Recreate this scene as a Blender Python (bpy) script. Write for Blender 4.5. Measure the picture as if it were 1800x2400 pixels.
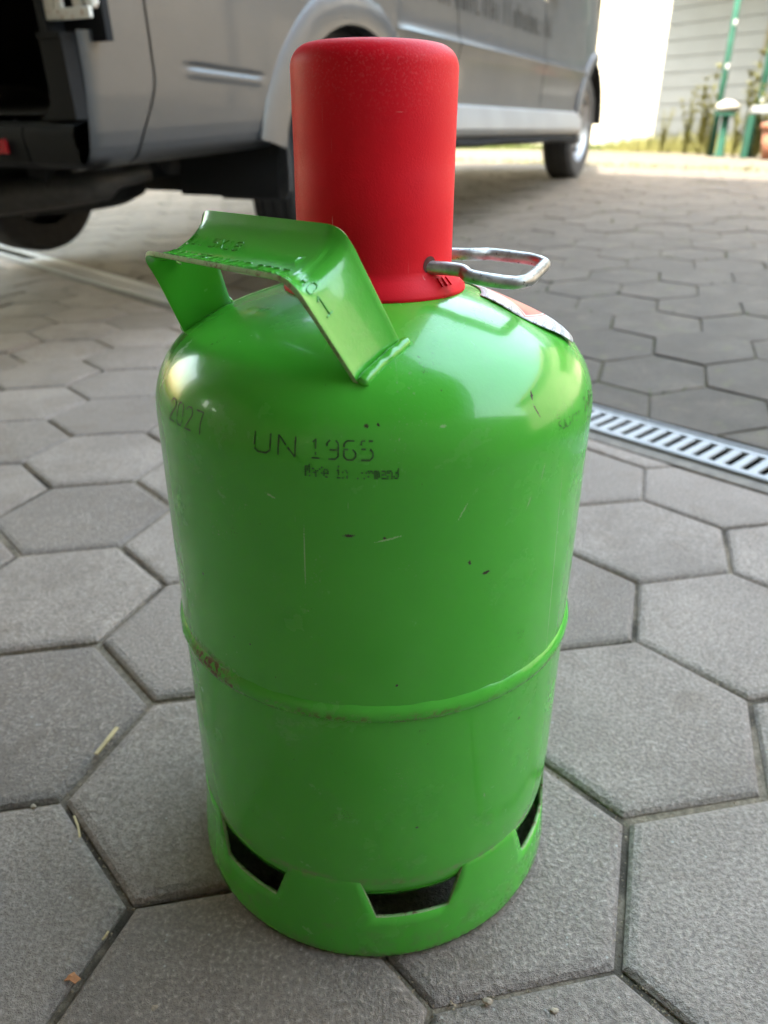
import bpy, bmesh, math, random
import numpy as np
from mathutils import Vector, Matrix
random.seed(7); rng = np.random.default_rng(7)
R_ = math.radians
scene = bpy.context.scene
for o in list(bpy.data.objects): bpy.data.objects.remove(o)

# ---------------------------------------------------------------- camera
CAM_H = 0.5449; PITCH = R_(26.353); ROLL = R_(-0.313)
cam = bpy.data.cameras.new("camera"); camo = bpy.data.objects.new("camera", cam)
scene.collection.objects.link(camo); scene.camera = camo
cam.sensor_fit = 'VERTICAL'; cam.sensor_height = 24; cam.lens = 17.70
cam.clip_start = 0.02; cam.clip_end = 2000
right = Vector((1, 0, 0)); fwd = Vector((0, math.cos(PITCH), -math.sin(PITCH))); up = right.cross(fwd)
M = Matrix((right, up, -fwd)).transposed().to_4x4()
camo.matrix_world = Matrix.Translation((0, 0, CAM_H)) @ M @ Matrix.Rotation(-ROLL, 4, 'Z')
cam.dof.use_dof = True; cam.dof.focus_distance = 0.47; cam.dof.aperture_fstop = 4.6
scene.render.resolution_x = 768; scene.render.resolution_y = 1024

# ---------------------------------------------------------------- sky, sun, exposure
SUN_EL = R_(58.0); SUN_AZ = R_(205.0)          # azimuth clockwise from +Y: behind and left of the camera
world = bpy.data.worlds.new("World"); scene.world = world; world.use_nodes = True
wn = world.node_tree.nodes; wl = world.node_tree.links; wn.clear()
sky = wn.new("ShaderNodeTexSky"); sky.sky_type = 'NISHITA'; sky.sun_disc = False
sky.sun_elevation = SUN_EL; sky.sun_rotation = SUN_AZ; sky.air_density = 2.6; sky.dust_density = 4.0; sky.ozone_density = 0.0
bg = wn.new("ShaderNodeBackground"); bg.inputs['Strength'].default_value = 0.15
wo = wn.new("ShaderNodeOutputWorld"); wl.new(sky.outputs[0], bg.inputs[0]); wl.new(bg.outputs[0], wo.inputs[0])
sun = bpy.data.lights.new("sun", 'SUN'); sun.energy = 2.0; sun.angle = R_(0.6); sun.color = (1, 0.95, 0.86)
suno = bpy.data.objects.new("sun", sun); scene.collection.objects.link(suno)
sdir = Vector((math.sin(SUN_AZ) * math.cos(SUN_EL), math.cos(SUN_AZ) * math.cos(SUN_EL), math.sin(SUN_EL)))
suno.rotation_euler = sdir.to_track_quat('Z', 'Y').to_euler()
vs = scene.view_settings; vs.view_transform = 'Standard'; vs.look = 'None'; vs.exposure = 3.65; vs.gamma = 1.0
vs.use_curve_mapping = False
scene.render.engine = 'CYCLES'
scene.cycles.max_bounces = 10; scene.cycles.diffuse_bounces = 6

# ---------------------------------------------------------------- helpers
COL = scene.collection
def link(o): COL.objects.link(o); return o
def empty(name, loc=(0, 0, 0)):
    o = bpy.data.objects.new(name, None); o.location = loc; o.empty_display_size = .05; return link(o)
def tag(o, label=None, cat=None, group=None, kind=None):
    for k, v in (('label', label), ('category', cat), ('group', group), ('kind', kind)):
        if v: o[k] = v
    return o
def mesh(name, V, F, mat=None, parent=None, smooth=False):
    me = bpy.data.meshes.new(name); me.from_pydata([tuple(map(float, v)) for v in V], [], [tuple(map(int, f)) for f in F]); me.update()
    if mat:
        me.materials.append(mat)
    if smooth:
        me.polygons.foreach_set('use_smooth', [True] * len(me.polygons))
    o = bpy.data.objects.new(name, me); link(o)
    if parent:
        o.parent = parent
        o.matrix_parent_inverse = parent.matrix_basis.inverted()
    return o
class MB:
    def __init__(s): s.V = []; s.F = []
    def add(s, V, F):
        n = len(s.V); s.V += [tuple(v) for v in V]; s.F += [tuple(i + n for i in f) for f in F]; return s
    def box(s, c, d, ax=None):
        c = Vector(c); d = Vector(d) / 2
        if ax is None: ax = (Vector((1, 0, 0)), Vector((0, 1, 0)), Vector((0, 0, 1)))
        V = [c + ax[0] * (d.x * a) + ax[1] * (d.y * b) + ax[2] * (d.z * e) for a in (-1, 1) for b in (-1, 1) for e in (-1, 1)]
        return s.add(V, [(0, 1, 3, 2), (4, 6, 7, 5), (0, 4, 5, 1), (2, 3, 7, 6), (0, 2, 6, 4), (1, 5, 7, 3)])
    def lathe(s, prof, seg=64, c=(0, 0, 0), ax=None, close=False):
        if ax is None: ax = (Vector((1, 0, 0)), Vector((0, 1, 0)), Vector((0, 0, 1)))
        c = Vector(c); V = []; F = []
        n = len(prof)
        for k in range(seg):
            a = 2 * math.pi * k / seg; d = ax[0] * math.cos(a) + ax[1] * math.sin(a)
            for r, z in prof: V.append(c + d * r + ax[2] * z)
        m = n if close else n - 1
        for k in range(seg):
            k2 = (k + 1) % seg
            for i in range(m):
                j = (i + 1) % n; F.append((k * n + i, k2 * n + i, k2 * n + j, k * n + j))
        return s.add(V, F)
    def tube(s, pts, r, seg=10, cap=True):
        pts = [Vector(p) for p in pts]; n = len(pts); V = []; F = []
        rr = r if isinstance(r, (list, tuple)) else [r] * n
        t0 = (pts[1] - pts[0]).normalized(); u = t0.orthogonal().normalized()
        for i, p in enumerate(pts):
            t = (pts[min(i + 1, n - 1)] - pts[max(i - 1, 0)]).normalized()
            u = (u - t * u.dot(t)).normalized(); w = t.cross(u)
            for k in range(seg):
                a = 2 * math.pi * k / seg; V.append(p + (u * math.cos(a) + w * math.sin(a)) * rr[i])
        for i in range(n - 1):
            for k in range(seg):
                k2 = (k + 1) % seg; F.append((i * seg + k, i * seg + k2, (i + 1) * seg + k2, (i + 1) * seg + k))
        if cap: F.append(tuple(range(seg))[::-1]); F.append(tuple((n - 1) * seg + k for k in range(seg)))
        return s.add(V, F)
    def grid(s, f, nu, nv):
        V = [f(i / nu, j / nv) for i in range(nu + 1) for j in range(nv + 1)]
        F = [(i * (nv + 1) + j, (i + 1) * (nv + 1) + j, (i + 1) * (nv + 1) + j + 1, i * (nv + 1) + j + 1) for i in range(nu) for j in range(nv)]
        return s.add(V, F)
    def build(s, name, mat=None, parent=None, smooth=False): return mesh(name, s.V, s.F, mat, parent, smooth)
def autosmooth(o, ang=40):
    me = o.data; bm = bmesh.new(); bm.from_mesh(me); bm.normal_update()
    for e in bm.edges:
        e.smooth = not (len(e.link_faces) == 2 and e.calc_face_angle(0) > R_(ang))
    for f in bm.faces: f.smooth = True
    bm.to_mesh(me); bm.free(); return o
def recalc(o):
    me = o.data; bm = bmesh.new(); bm.from_mesh(me); bmesh.ops.remove_doubles(bm, verts=bm.verts, dist=1e-6)
    bmesh.ops.recalc_face_normals(bm, faces=bm.faces); bm.to_mesh(me); bm.free(); return o
def solidify(o, t, off=-1, rim=None):
    m = o.modifiers.new("solid", 'SOLIDIFY'); m.thickness = t; m.offset = off; m.use_even_offset = True
    if rim is not None: m.material_offset_rim = rim
    return o
def bevel(o, w, seg=2):
    m = o.modifiers.new("bevel", 'BEVEL'); m.width = w; m.segments = seg; m.limit_method = 'ANGLE'; m.angle_limit = R_(35); return o
def smoothpath(pts, n=6):
    pts = [Vector(p) for p in pts]; out = []
    P = [pts[0] * 2 - pts[1]] + pts + [pts[-1] * 2 - pts[-2]]
    for i in range(1, len(P) - 2):
        a, b, c, d = P[i - 1:i + 3]
        for k in range(n):
            t = k / n
            out.append(.5 * ((2 * b) + (c - a) * t + (2 * a - 5 * b + 4 * c - d) * t * t + (3 * b - a - 3 * c + d) * t ** 3))
    out.append(pts[-1]); return out

# ---------------------------------------------------------------- materials
class NT:
    def __init__(s, name):
        s.m = bpy.data.materials.new(name); s.m.use_nodes = True; s.t = s.m.node_tree; s.n = s.t.nodes; s.l = s.t.links
        s.b = s.n["Principled BSDF"]
    def node(s, ty, **kw):
        x = s.n.new("ShaderNode" + ty)
        for k, v in kw.items(): setattr(x, k, v)
        return x
    def set(s, sock, v):
        if isinstance(v, bpy.types.NodeSocket): s.l.new(v, sock)
        elif isinstance(v, (tuple, list)) and len(v) == 3 and sock.type == 'RGBA': sock.default_value = (*v, 1)
        else: sock.default_value = v
    def coord(s, which='Object', scale=None, loc=None):
        o = s.node("TexCoord").outputs[which]
        if scale or loc:
            mp = s.node("Mapping"); s.l.new(o, mp.inputs[0])
            if scale: mp.inputs['Scale'].default_value = scale
            if loc: mp.inputs['Location'].default_value = loc
            o = mp.outputs[0]
        return o
    def noise(s, vec, scale, detail=4, rough=.6, dist=0):
        x = s.node("TexNoise"); s.l.new(vec, x.inputs['Vector'])
        x.inputs['Scale'].default_value = scale; x.inputs['Detail'].default_value = detail; x.inputs['Roughness'].default_value = rough
        x.inputs['Distortion'].default_value = dist; return x.outputs['Fac']
    def voro(s, vec, scale, feat='F1', out='Distance'):
        x = s.node("TexVoronoi", feature=feat); s.l.new(vec, x.inputs['Vector']); x.inputs['Scale'].default_value = scale; return x.outputs[out]
    def ramp(s, v, a, b, lo=0., hi=1.):
        x = s.node("MapRange", interpolation_type='SMOOTHSTEP'); s.set(x.inputs[0], v)
        x.inputs[1].default_value = a; x.inputs[2].default_value = b; x.inputs[3].default_value = lo; x.inputs[4].default_value = hi; return x.outputs[0]
    def math(s, op, a, b=0.):
        x = s.node("Math", operation=op); s.set(x.inputs[0], a); s.set(x.inputs[1], b); return x.outputs[0]
    def mix(s, f, a, b, mode='MIX'):
        x = s.node("Mix", data_type='RGBA', blend_type=mode); s.set(x.inputs[0], f); s.set(x.inputs[6], a); s.set(x.inputs[7], b); return x.outputs[2]
    def bump(s, h, strength=.3, dist=.001, prev=None):
        x = s.node("Bump"); s.set(x.inputs['Height'], h); x.inputs['Strength'].default_value = strength; x.inputs['Distance'].default_value = dist
        if prev: s.l.new(prev, x.inputs['Normal'])
        s.l.new(x.outputs[0], s.b.inputs['Normal']); return x.outputs[0]
    def out(s, color=None, rough=None, metal=None, spec=None, coat=None, coatr=None):
        for k, v in (('Base Color', color), ('Roughness', rough), ('Metallic', metal), ('Specular IOR Level', spec), ('Coat Weight', coat), ('Coat Roughness', coatr)):
            if v is not None: s.set(s.b.inputs[k], v)
        return s.m
def simple(name, color, rough=.6, metal=0., var=.12, scale=6, bump=0., spec=.5):
    t = NT(name); c = t.coord(); n = t.noise(c, scale, 5)
    a = tuple(max(0, x * (1 - var)) for x in color); b = tuple(x * (1 + var) for x in color)
    col = t.mix(t.ramp(n, .3, .7), a, b)
    if bump: t.bump(t.noise(c, scale * 12, 4), bump, .002)
    return t.out(col, rough, metal, spec)

KS = .9777; CX, CY = -.0068, .503; RB = .1486
def green_paint(name, marks=True):
    t = NT(name); c = t.coord()                              # object origin = cylinder base centre
    sep = t.node("SeparateXYZ"); t.l.new(c, sep.inputs[0]); X, Y, Z = sep.outputs
    base = t.mix(t.ramp(t.noise(c, 7, 3), .3, .7), (.068, .435, .032), (.080, .470, .038))
    # worn grime
    base = t.mix(t.ramp(t.noise(c, 38, 6, .7), .58, .85, 0, .20), base, (.16, .30, .10))
    rough = t.ramp(t.noise(c, 22, 5), .3, .75, .16, .30)
    if marks:
        az = t.math('MULTIPLY', t.math('ARCTAN2', Y, X), .1486)
        cv = t.node("CombineXYZ"); t.l.new(az, cv.inputs[0]); t.l.new(Z, cv.inputs[1]); uv = cv.outputs[0]
        nz = t.noise(uv, 260, 4, .7)
        nz2 = t.noise(uv, 900, 3, .7)
        # fine light scratches: long, thin, in a few directions
        def scr(rot, sx, sy, lo, hi, seed):
            mp = t.node("Mapping"); t.l.new(uv, mp.inputs[0]); mp.inputs['Rotation'].default_value = (0, 0, rot)
            mp.inputs['Scale'].default_value = (sx, sy, 1); mp.inputs['Location'].default_value = (seed, seed * 2, 0)
            return t.ramp(t.noise(mp.outputs[0], 1, 1, .4), lo, hi)
        s1 = t.math('MAXIMUM', scr(.05, 900, 30, .80, .84, 3.1), scr(1.35, 800, 45, .80, .84, 8.7))
        s1 = t.math('MAXIMUM', s1, scr(-.4, 700, 60, .80, .84, 5.5)); s1 = t.math('MULTIPLY', s1, t.ramp(t.noise(uv, 14, 2), .42, .58))
        base = t.mix(t.math('MULTIPLY', s1, .55), base, (.36, .52, .26))
        # individual chips and scratches: (azimuth deg, z, half-length along az m, half-length z m, tilt, kind)
        dark = None; pale = None
        for a, z, la, lz, tl, k in [(-94.8, .3486, .0035, .0011, .05, 0), (-67.7, .326, .0010, .0018, .3, 0), (-63.1, .3165, .0030, .0012, .15, 0),
                (-87.2, .3475, .0012, .0007, 0, 0), (-86.2, .3468, .0075, .0006, .25, 1), (-50.1, .4163, .0011, .0024, -.3, 0),
                (-50.0, .4085, .0006, .0045, .45, 0), (-74.7, .409, .0022, .0008, .2, 1), (-104.7, .333, .0004, .020, -.02, 1), (-38.0, .300, .0004, .075, .06, 1),
                (-136.5, .2964, .0010, .0010, 0, 0), (-121, .26, .0007, .0009, 0, 0), (-84, .245, .0012, .0010, 0, 0), (-78, .12, .0012, .0010, 0, 0), (-58, .13, .0008, .0024, .1, 1),
                (-47, .185, .0012, .0012, 0, 0), (-70, .36, .0005, .006, -.5, 1), (-112, .368, .0032, .0007, -.4, 1), (-52, .355, .0006, .0045, -.4, 1), (-48, .372, .0005, .006, -.2, 1), (-91, .4105, .0012, .0012, 0, 0), (-88.5, .411, .0009, .0009, 0, 0)]:
            sb = t.node("VectorMath", operation='SUBTRACT'); t.l.new(uv, sb.inputs[0]); sb.inputs[1].default_value = (R_(a) * .1486, z, 0)
            mp = t.node("Mapping"); t.l.new(sb.outputs[0], mp.inputs[0]); mp.vector_type = 'TEXTURE'
            mp.inputs['Rotation'].default_value = (0, 0, tl); mp.inputs['Scale'].default_value = (la, lz, 1)
            ln = t.node("VectorMath", operation='LENGTH'); t.l.new(mp.outputs[0], ln.inputs[0])
            v = t.ramp(t.math('ADD', ln.outputs['Value'], t.math('MULTIPLY', t.math('SUBTRACT', nz2, .5), 3.0)), .70, 1.00, 1, 0)
            if k == 0: dark = v if dark is None else t.math('MAXIMUM', dark, v)
            else: pale = v if pale is None else t.math('MAXIMUM', pale, v)
        base = t.mix(t.math('MULTIPLY', pale, .7), base, (.38, .55, .28))
        base = t.mix(dark, base, (.035, .022, .012))
        cl = t.math('MULTIPLY', t.ramp(t.noise(uv, 20, 2), .60, .70), t.ramp(t.noise(uv, 420, 3, .75), .60, .68)); base = t.mix(t.math('MULTIPLY', cl, .6), base, (.30, .42, .22))
        ck = t.math('MULTIPLY', t.ramp(t.noise(uv, 33, 3), .66, .72), t.ramp(nz2, .56, .62)); base = t.mix(t.math('MULTIPLY', ck, .85), base, (.05, .035, .018))
        # pepper specks
        sp = t.ramp(t.voro(uv, 75), .045, .03, 1, 0); sp = t.ramp(t.voro(uv, 75), .03, .045, 1, 0)
        sp = t.math('MULTIPLY', sp, t.ramp(t.noise(uv, 30, 2), .50, .58))
        rub = t.math('MULTIPLY', t.ramp(t.noise(uv, 16, 4, .65, .5), .56, .72), t.ramp(nz, .35, .7, .3, 1)); base = t.mix(t.math('MULTIPLY', rub, .22), base, (.20, .36, .15)); rough = t.math('ADD', rough, t.math('MULTIPLY', rub, .18))
        base = t.mix(t.math('MULTIPLY', sp, .8), base, (.05, .05, .02))
        # rust and grime creeping along the seam of the two halves
        band = t.ramp(t.math('ABSOLUTE', t.math('SUBTRACT', Z, .2195)), .001, .0065, 1, 0)
        rn = t.math('MULTIPLY', t.math('MULTIPLY', t.ramp(nz, .46, .58), t.ramp(t.noise(uv, 34, 3), .42, .58)), t.ramp(az, -.36, -.20, 1, .6))
        leftb = t.ramp(t.math('ABSOLUTE', t.math('ADD', az, .358)), .006, .040, 1, 0)
        lband = t.math('MULTIPLY', t.ramp(t.math('ABSOLUTE', t.math('SUBTRACT', Z, .2245)), .002, .012, 1, 0), t.math('MULTIPLY', leftb, t.ramp(nz, .42, .55)))
        rust = t.math('MAXIMUM', t.math('MULTIPLY', band, rn), lband)
        base = t.mix(rust, base, t.mix(nz2, (.055, .022, .010), (.20, .055, .016)))
        # seam where foot ring meets the shell
        fb = t.math('MULTIPLY', t.ramp(t.math('ABSOLUTE', t.math('SUBTRACT', Z, .0665)), .0015, .0055, 1, 0), t.ramp(t.noise(uv, 45, 4), .42, .72, 0, .75))
        base = t.mix(fb, base, (.24, .20, .13))
        ft = t.math('MULTIPLY', t.ramp(Z, -.011, -.002, 1, 0), t.ramp(nz, .42, .60)); base = t.mix(ft, base, (.10, .055, .025)); gr = t.math('MULTIPLY', t.ramp(Z, -.008, .05, .55, 0), t.ramp(t.noise(uv, 40, 5, .7), .45, .75)); base = t.mix(gr, base, (.16, .17, .09))
        rough = t.math('ADD', rough, t.math('MULTIPLY', t.math('MAXIMUM', rust, dark), .5))
    b1 = t.bump(t.noise(c, 14, 2), .10, .004); t.bump(t.math('ADD', t.noise(c, 420, 2), t.math('MULTIPLY', t.noise(c, 60, 2), 1.6)), .07, .001, b1)
    return t.out(base, rough, 0, .34, .34, .05)
def ridge_paint():
    t = NT("handle_green_paint"); c = t.coord()
    base = t.mix(t.ramp(t.noise(c, 9, 3), .3, .7), (.068, .435, .032), (.080, .470, .038))
    base = t.mix(t.ramp(t.noise(c, 320, 4, .7), .70, .76, 0, .8), base, (.07, .05, .02))
    t.bump(t.math('ADD', t.noise(c, 300, 2), t.math('MULTIPLY', t.noise(c, 70, 3), 1.6)), .09, .001)
    return t.out(base, t.ramp(t.noise(c, 30, 4), .3, .7, .15, .28), 0, .45, .5, .06)
def edge_metal():
    t = NT("scuffed_bare_edge"); c = t.coord(); n = t.noise(c, 240, 4, .7)
    col = t.mix(t.ramp(n, .50, .66), (.22, .40, .14), (.14, .06, .028))
    col = t.mix(t.ramp(t.noise(c, 90, 3), .45, .6, 0, .35), col, (.42, .46, .26))
    return t.out(col, .55)
def red_plastic():
    t = NT("red_plastic"); c = t.coord()
    sep = t.node("SeparateXYZ"); t.l.new(c, sep.inputs[0]); Z = sep.outputs[2]
    n = t.noise(c, 700, 3, .6); wear = t.noise(c, 26, 5, .65)
    col = t.mix(t.ramp(t.noise(c, 12, 3), .3, .7), (.72, .007, .020), (.78, .010, .022))
    top = t.ramp(Z, .535, .592, 0, 1)
    col = t.mix(t.math('MULTIPLY', t.math('MULTIPLY', t.ramp(n, .50, .70), top), .16), col, (.72, .25, .27))
    scuff = t.math('MULTIPLY', t.ramp(wear, .62, .70), t.math('MULTIPLY', t.ramp(t.noise(c, 420, 4, .7), .48, .62), t.ramp(Z, .570, .584)))
    col = t.mix(t.math('MULTIPLY', scuff, .7), col, (.52, .32, .27))
    # handling scratches and tiny nicks, mostly lengthwise
    for sx, sz, seed, lo in ((520, 14, 1.7, .79), (380, 30, 6.3, .80), (60, 420, 4.2, .82)):
        mp = t.node("Mapping"); t.l.new(c, mp.inputs[0]); mp.inputs['Scale'].default_value = (sx, sx, sz); mp.inputs['Location'].default_value = (seed,) * 3
        col = t.mix(t.ramp(t.noise(mp.outputs[0], 1, 1, .4), lo, lo + .04, 0, .45), col, (.80, .36, .35))
    t.bump(t.noise(c, 900, 2, .6), .22, .0006)
    return t.out(col, t.ramp(n, .3, .7, .44, .56), 0, .13)
def paver_mat(name, lo, hi, speck, mossy=0., relief=.5, tone=.62):
    t = NT(name); oi = t.node("ObjectInfo"); tc = t.node("TexCoord")
    off = t.node("VectorMath", operation='ADD'); t.l.new(tc.outputs['Object'], off.inputs[0])
    rv = t.node("CombineXYZ"); rm = t.math('MULTIPLY', oi.outputs['Random'], 37.0)
    for k in range(3): t.l.new(rm, rv.inputs[k])
    t.l.new(rv.outputs[0], off.inputs[1]); c = off.outputs[0]
    col = t.mix(t.ramp(t.noise(c, 9, 5, .65), .30, .70), lo, hi)
    col = t.mix(t.ramp(oi.outputs['Random'], 0, 1, 0, tone), col, tuple(x * .62 for x in lo))
    big = t.noise(c, 260, 3, .62); fine = t.noise(c, 1100, 2, .6)
    col = t.mix(t.ramp(big, .38, .55, .55, 0), col, tuple(x * .45 for x in lo))
    col = t.mix(t.ramp(big, .55, .70, 0, .50), col, tuple(min(1, x * 1.5) for x in hi))
    g = t.voro(c, 120, 'F1', 'Distance'); gs = t.math('MULTIPLY', t.ramp(g, .10, .18, 1, 0), t.ramp(t.noise(c, 55, 2), .60, .66))
    col = t.mix(t.math('MULTIPLY', gs, .8), col, speck)
    # stains with their own shape
    col = t.mix(t.ramp(t.noise(c, 16, 5, .6, .6), .52, .74, 0, .34), col, (.17, .125, .09))
    col = t.mix(t.ramp(t.noise(c, 5, 4, .6, .3), .45, .70, 0, .35), col, tuple(x * .55 for x in lo))
    if mossy: col = t.mix(t.ramp(t.noise(c, 20, 5, .7), .55, .75, 0, mossy), col, (.13, .125, .05))
    t.bump(t.math('ADD', big, t.math('MULTIPLY', fine, .5)), relief, .0085)
    return t.out(col, t.ramp(big, .3, .7, .70, .90), 0, .35)
def sand_mat(name, a, b, d):
    t = NT(name); c = t.coord()
    col = t.mix(t.ramp(t.noise(c, 140, 5, .7), .35, .65), a, b); col = t.mix(t.ramp(t.noise(c, 7, 4), .48, .62), col, d)
    t.bump(t.noise(c, 260, 5, .7), .8, .004); return t.out(col, .95, 0, .1)

m_green = green_paint("green_enamel"); m_handle = ridge_paint(); m_edge = edge_metal(); m_red = red_plastic()
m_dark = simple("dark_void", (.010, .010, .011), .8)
m_darkred = simple("hole_shade_red", (.09, .006, .008), .6)  # shade of the bail holes as a colour
m_ink = simple("faded_black_ink", (.024, .090, .018), .5, 0, .6, 220)
def steel():
    t = NT("worn_steel_wire"); c = t.coord(); n = t.noise(c, 260, 5, .7)
    col = t.mix(t.ramp(t.noise(c, 120, 3), .35, .65), (.30, .29, .27), (.46, .45, .43)); col = t.mix(t.ramp(n, .60, .68), col, (.03, .028, .025))
    t.bump(n, .2, .0008); return t.out(col, t.ramp(n, .3, .7, .30, .50), .85)
m_steel = steel()
m_zinc = simple("galvanised_steel", (.31, .31, .31), .62, .25, .12, 30, .05)
m_zincw = simple("drain_frame_zinc", (.21, .21, .21), .65, .2, .10, 40, .05)
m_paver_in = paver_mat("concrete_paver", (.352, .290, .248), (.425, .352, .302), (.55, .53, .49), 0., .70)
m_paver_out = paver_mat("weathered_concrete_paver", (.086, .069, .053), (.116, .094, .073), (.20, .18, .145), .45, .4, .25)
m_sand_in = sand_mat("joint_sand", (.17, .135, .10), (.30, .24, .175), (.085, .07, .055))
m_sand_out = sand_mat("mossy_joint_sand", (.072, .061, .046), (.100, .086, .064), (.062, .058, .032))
m_yard = sand_mat("pale_gravel_yard", (.085, .075, .058), (.11, .098, .076), (.07, .062, .048))

# ---------------------------------------------------------------- ground model
DN = Vector((.729, .685)).normalized(); DW = Vector((DN.y, -DN.x)); DP = Vector((.455, 1.57))   # drain: outward normal, direction, a point
DHW = .074
def dd(x, y): return (x - DP.x) * DN.x + (y - DP.y) * DN.y
def G(d):
    d = d - .08
    if d <= 0: return 0.
    if d < .52: return .10 * d
    if d < 3.82: return .052 + .0705 * (d - .52)
    k = min(1, (d - 3.82) / 2.6); return .2847 + .0705 * 2.6 * (k - k * k / 2)
def wpos(t, d, z=0): p = DP + DW * t + DN * d; return Vector((p.x, p.y, z))
def project(x, y, z):
    z -= CAM_H; d = y * math.cos(PITCH) - z * math.sin(PITCH); u = y * math.sin(PITCH) + z * math.cos(PITCH)
    if d < .05: return None
    return 900 + 1770 * x / d, 1200 - 1770 * u / d, d

# ---------------------------------------------------------------- hall floor and yard base sheets
mb = MB(); mb.add([wpos(-6, -DHW - .012, -.0075), wpos(7, -DHW - .012, -.0075), wpos(7, -8, -.0075), wpos(-6, -8, -.0075)], [(0, 1, 2, 3)])
floor = tag(mb.build("hall_floor", m_sand_in), kind='structure', label="hexagonal concrete paving inside the gateway")
mb = MB(); ds = [DHW + .012, .3, .6, 1, 1.5, 2, 2.5, 3, 3.5, 3.9, 4.4, 4.9]
mb.grid(lambda u, v: wpos(-14 + 28 * u, ds[round(v * (len(ds) - 1))], G(ds[round(v * (len(ds) - 1))]) - .0042), 1, len(ds) - 1)
yard = tag(mb.build("yard_paving", m_sand_out), kind='structure', label="weathered hexagonal paving outside the drain")
mb = MB(); dl = [4.9, 5.2, 5.6, 6.0, 6.5, 8, 12, 20, 60, 400, 1500]
mb.grid(lambda u, v: wpos(-1500 + 3000 * u, dl[round(v * (len(dl) - 1))], G(dl[round(v * (len(dl) - 1))]) - .004), 1, len(dl) - 1)
mb.add([wpos(-1500, 4.9, G(4.9) - .012), wpos(-14, 4.9, G(4.9) - .012), wpos(-14, -600, -.05), wpos(-1500, -600, -.05)], [(0, 1, 2, 3)])
mb.add([wpos(14, 4.9, G(4.9) - .012), wpos(1500, 4.9, G(4.9) - .012), wpos(1500, -600, -.05), wpos(14, -600, -.05)], [(0, 1, 2, 3)])
mb.add([wpos(-14, -8.3, -.05), wpos(14, -8.3, -.05), wpos(14, -600, -.05), wpos(-14, -600, -.05)], [(0, 1, 2, 3)])
tag(mb.build("ground", m_yard), kind='structure', label="pale sunlit concrete ground beyond the paving")

# ---------------------------------------------------------------- hexagonal pavers, one object each
E_ = .142; PSI = .205; TX, TY = .35102, .88949
A2 = Vector((1, 0)); B2 = Vector((.5, math.sqrt(3) / 2)); C2 = A2 - B2
def lat(v): return Vector((E_ * (math.cos(PSI) * v.x - math.sin(PSI) * v.y) + TX, E_ * (math.sin(PSI) * v.x + math.cos(PSI) * v.y) + TY))
HEXD = [A2, B2, B2 - A2, -A2, -B2, A2 - B2]
def clip(poly, side, lim):     # keep side*(d) >= lim
    out = []
    for i in range(len(poly)):
        p, q = poly[i], poly[(i + 1) % len(poly)]; dp = side * dd(p.x, p.y) - lim; dq = side * dd(q.x, q.y) - lim
        if dp >= 0: out.append(p)
        if dp * dq < 0: t = dp / (dp - dq); out.append(p + (q - p) * t)
    return out
def inset(poly, k):
    n = len(poly); c = sum(poly, Vector((0, 0))) / n; out = []
    for i in range(n):
        p0, p, p1 = poly[i - 1], poly[i], poly[(i + 1) % n]
        e0 = (p - p0).normalized(); e1 = (p1 - p).normalized()
        n0 = Vector((-e0.y, e0.x)); n1 = Vector((-e1.y, e1.x)); b = (n0 + n1)
        if b.length < 1e-6: out.append(p + n0 * k); continue
        b.normalize(); out.append(p + b * (k / max(.35, b.dot(n0))))
    return out
def paver_geo(poly, gap=.0032, ch=.0055, drop=.0038):
    """bevelled paver: worn top, sloped arris with a rounded step, skirt"""
    area = sum(poly[i].x * poly[(i + 1) % len(poly)].y - poly[(i + 1) % len(poly)].x * poly[i].y for i in range(len(poly)))
    if area < 0: poly = poly[::-1]
    o = inset(poly, gap); m1 = inset(o, ch * .35); t = inset(o, ch); n = len(o)
    V = [(p.x, p.y, -.045) for p in o] + [(p.x, p.y, -drop) for p in o] + [(p.x, p.y, -drop * .35) for p in m1] + [(p.x, p.y, 0) for p in t]
    F = []
    for i in range(n):
        j = (i + 1) % n
        F += [(i, j, n + j, n + i), (n + i, n + j, 2 * n + j, 2 * n + i), (2 * n + i, 2 * n + j, 3 * n + j, 3 * n + i)]
    F.append(tuple(3 * n + i for i in range(n))); return V, F
hexpoly = [lat(d) - lat(Vector((0, 0))) for d in HEXD]
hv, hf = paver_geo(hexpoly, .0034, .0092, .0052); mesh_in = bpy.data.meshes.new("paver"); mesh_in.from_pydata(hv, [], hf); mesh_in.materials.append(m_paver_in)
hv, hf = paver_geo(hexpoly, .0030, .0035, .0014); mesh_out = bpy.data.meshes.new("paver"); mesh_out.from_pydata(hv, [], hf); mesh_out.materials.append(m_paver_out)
inside = []; outside = []; JOINTS = []
for i in range(-45, 46):
    for j in range(-45, 46):
        v = B2 + (A2 + B2) * i + (A2 + C2) * j; c = lat(v)
        if c.y < -.4 or c.length > 9: continue
        d = dd(c.x, c.y)
        pr = project(c.x, c.y, G(d))
        if pr is None: continue
        dist = pr[2]; mrg = 300 / dist + 60
        if not (-mrg < pr[0] < 1800 + mrg and pr[1] < 2400 + mrg * 1.6): continue
        if d < -DHW + .11 and c.y > -.1: inside.append((dist, c, d))
        if DHW - .11 < d < 4.9: outside.append((dist, c, d))
inside.sort(key=lambda a: a[0]); outside.sort(key=lambda a: a[0])
EDGE_IN = DHW + .040; EDGE_OUT = DHW + .012
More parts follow.
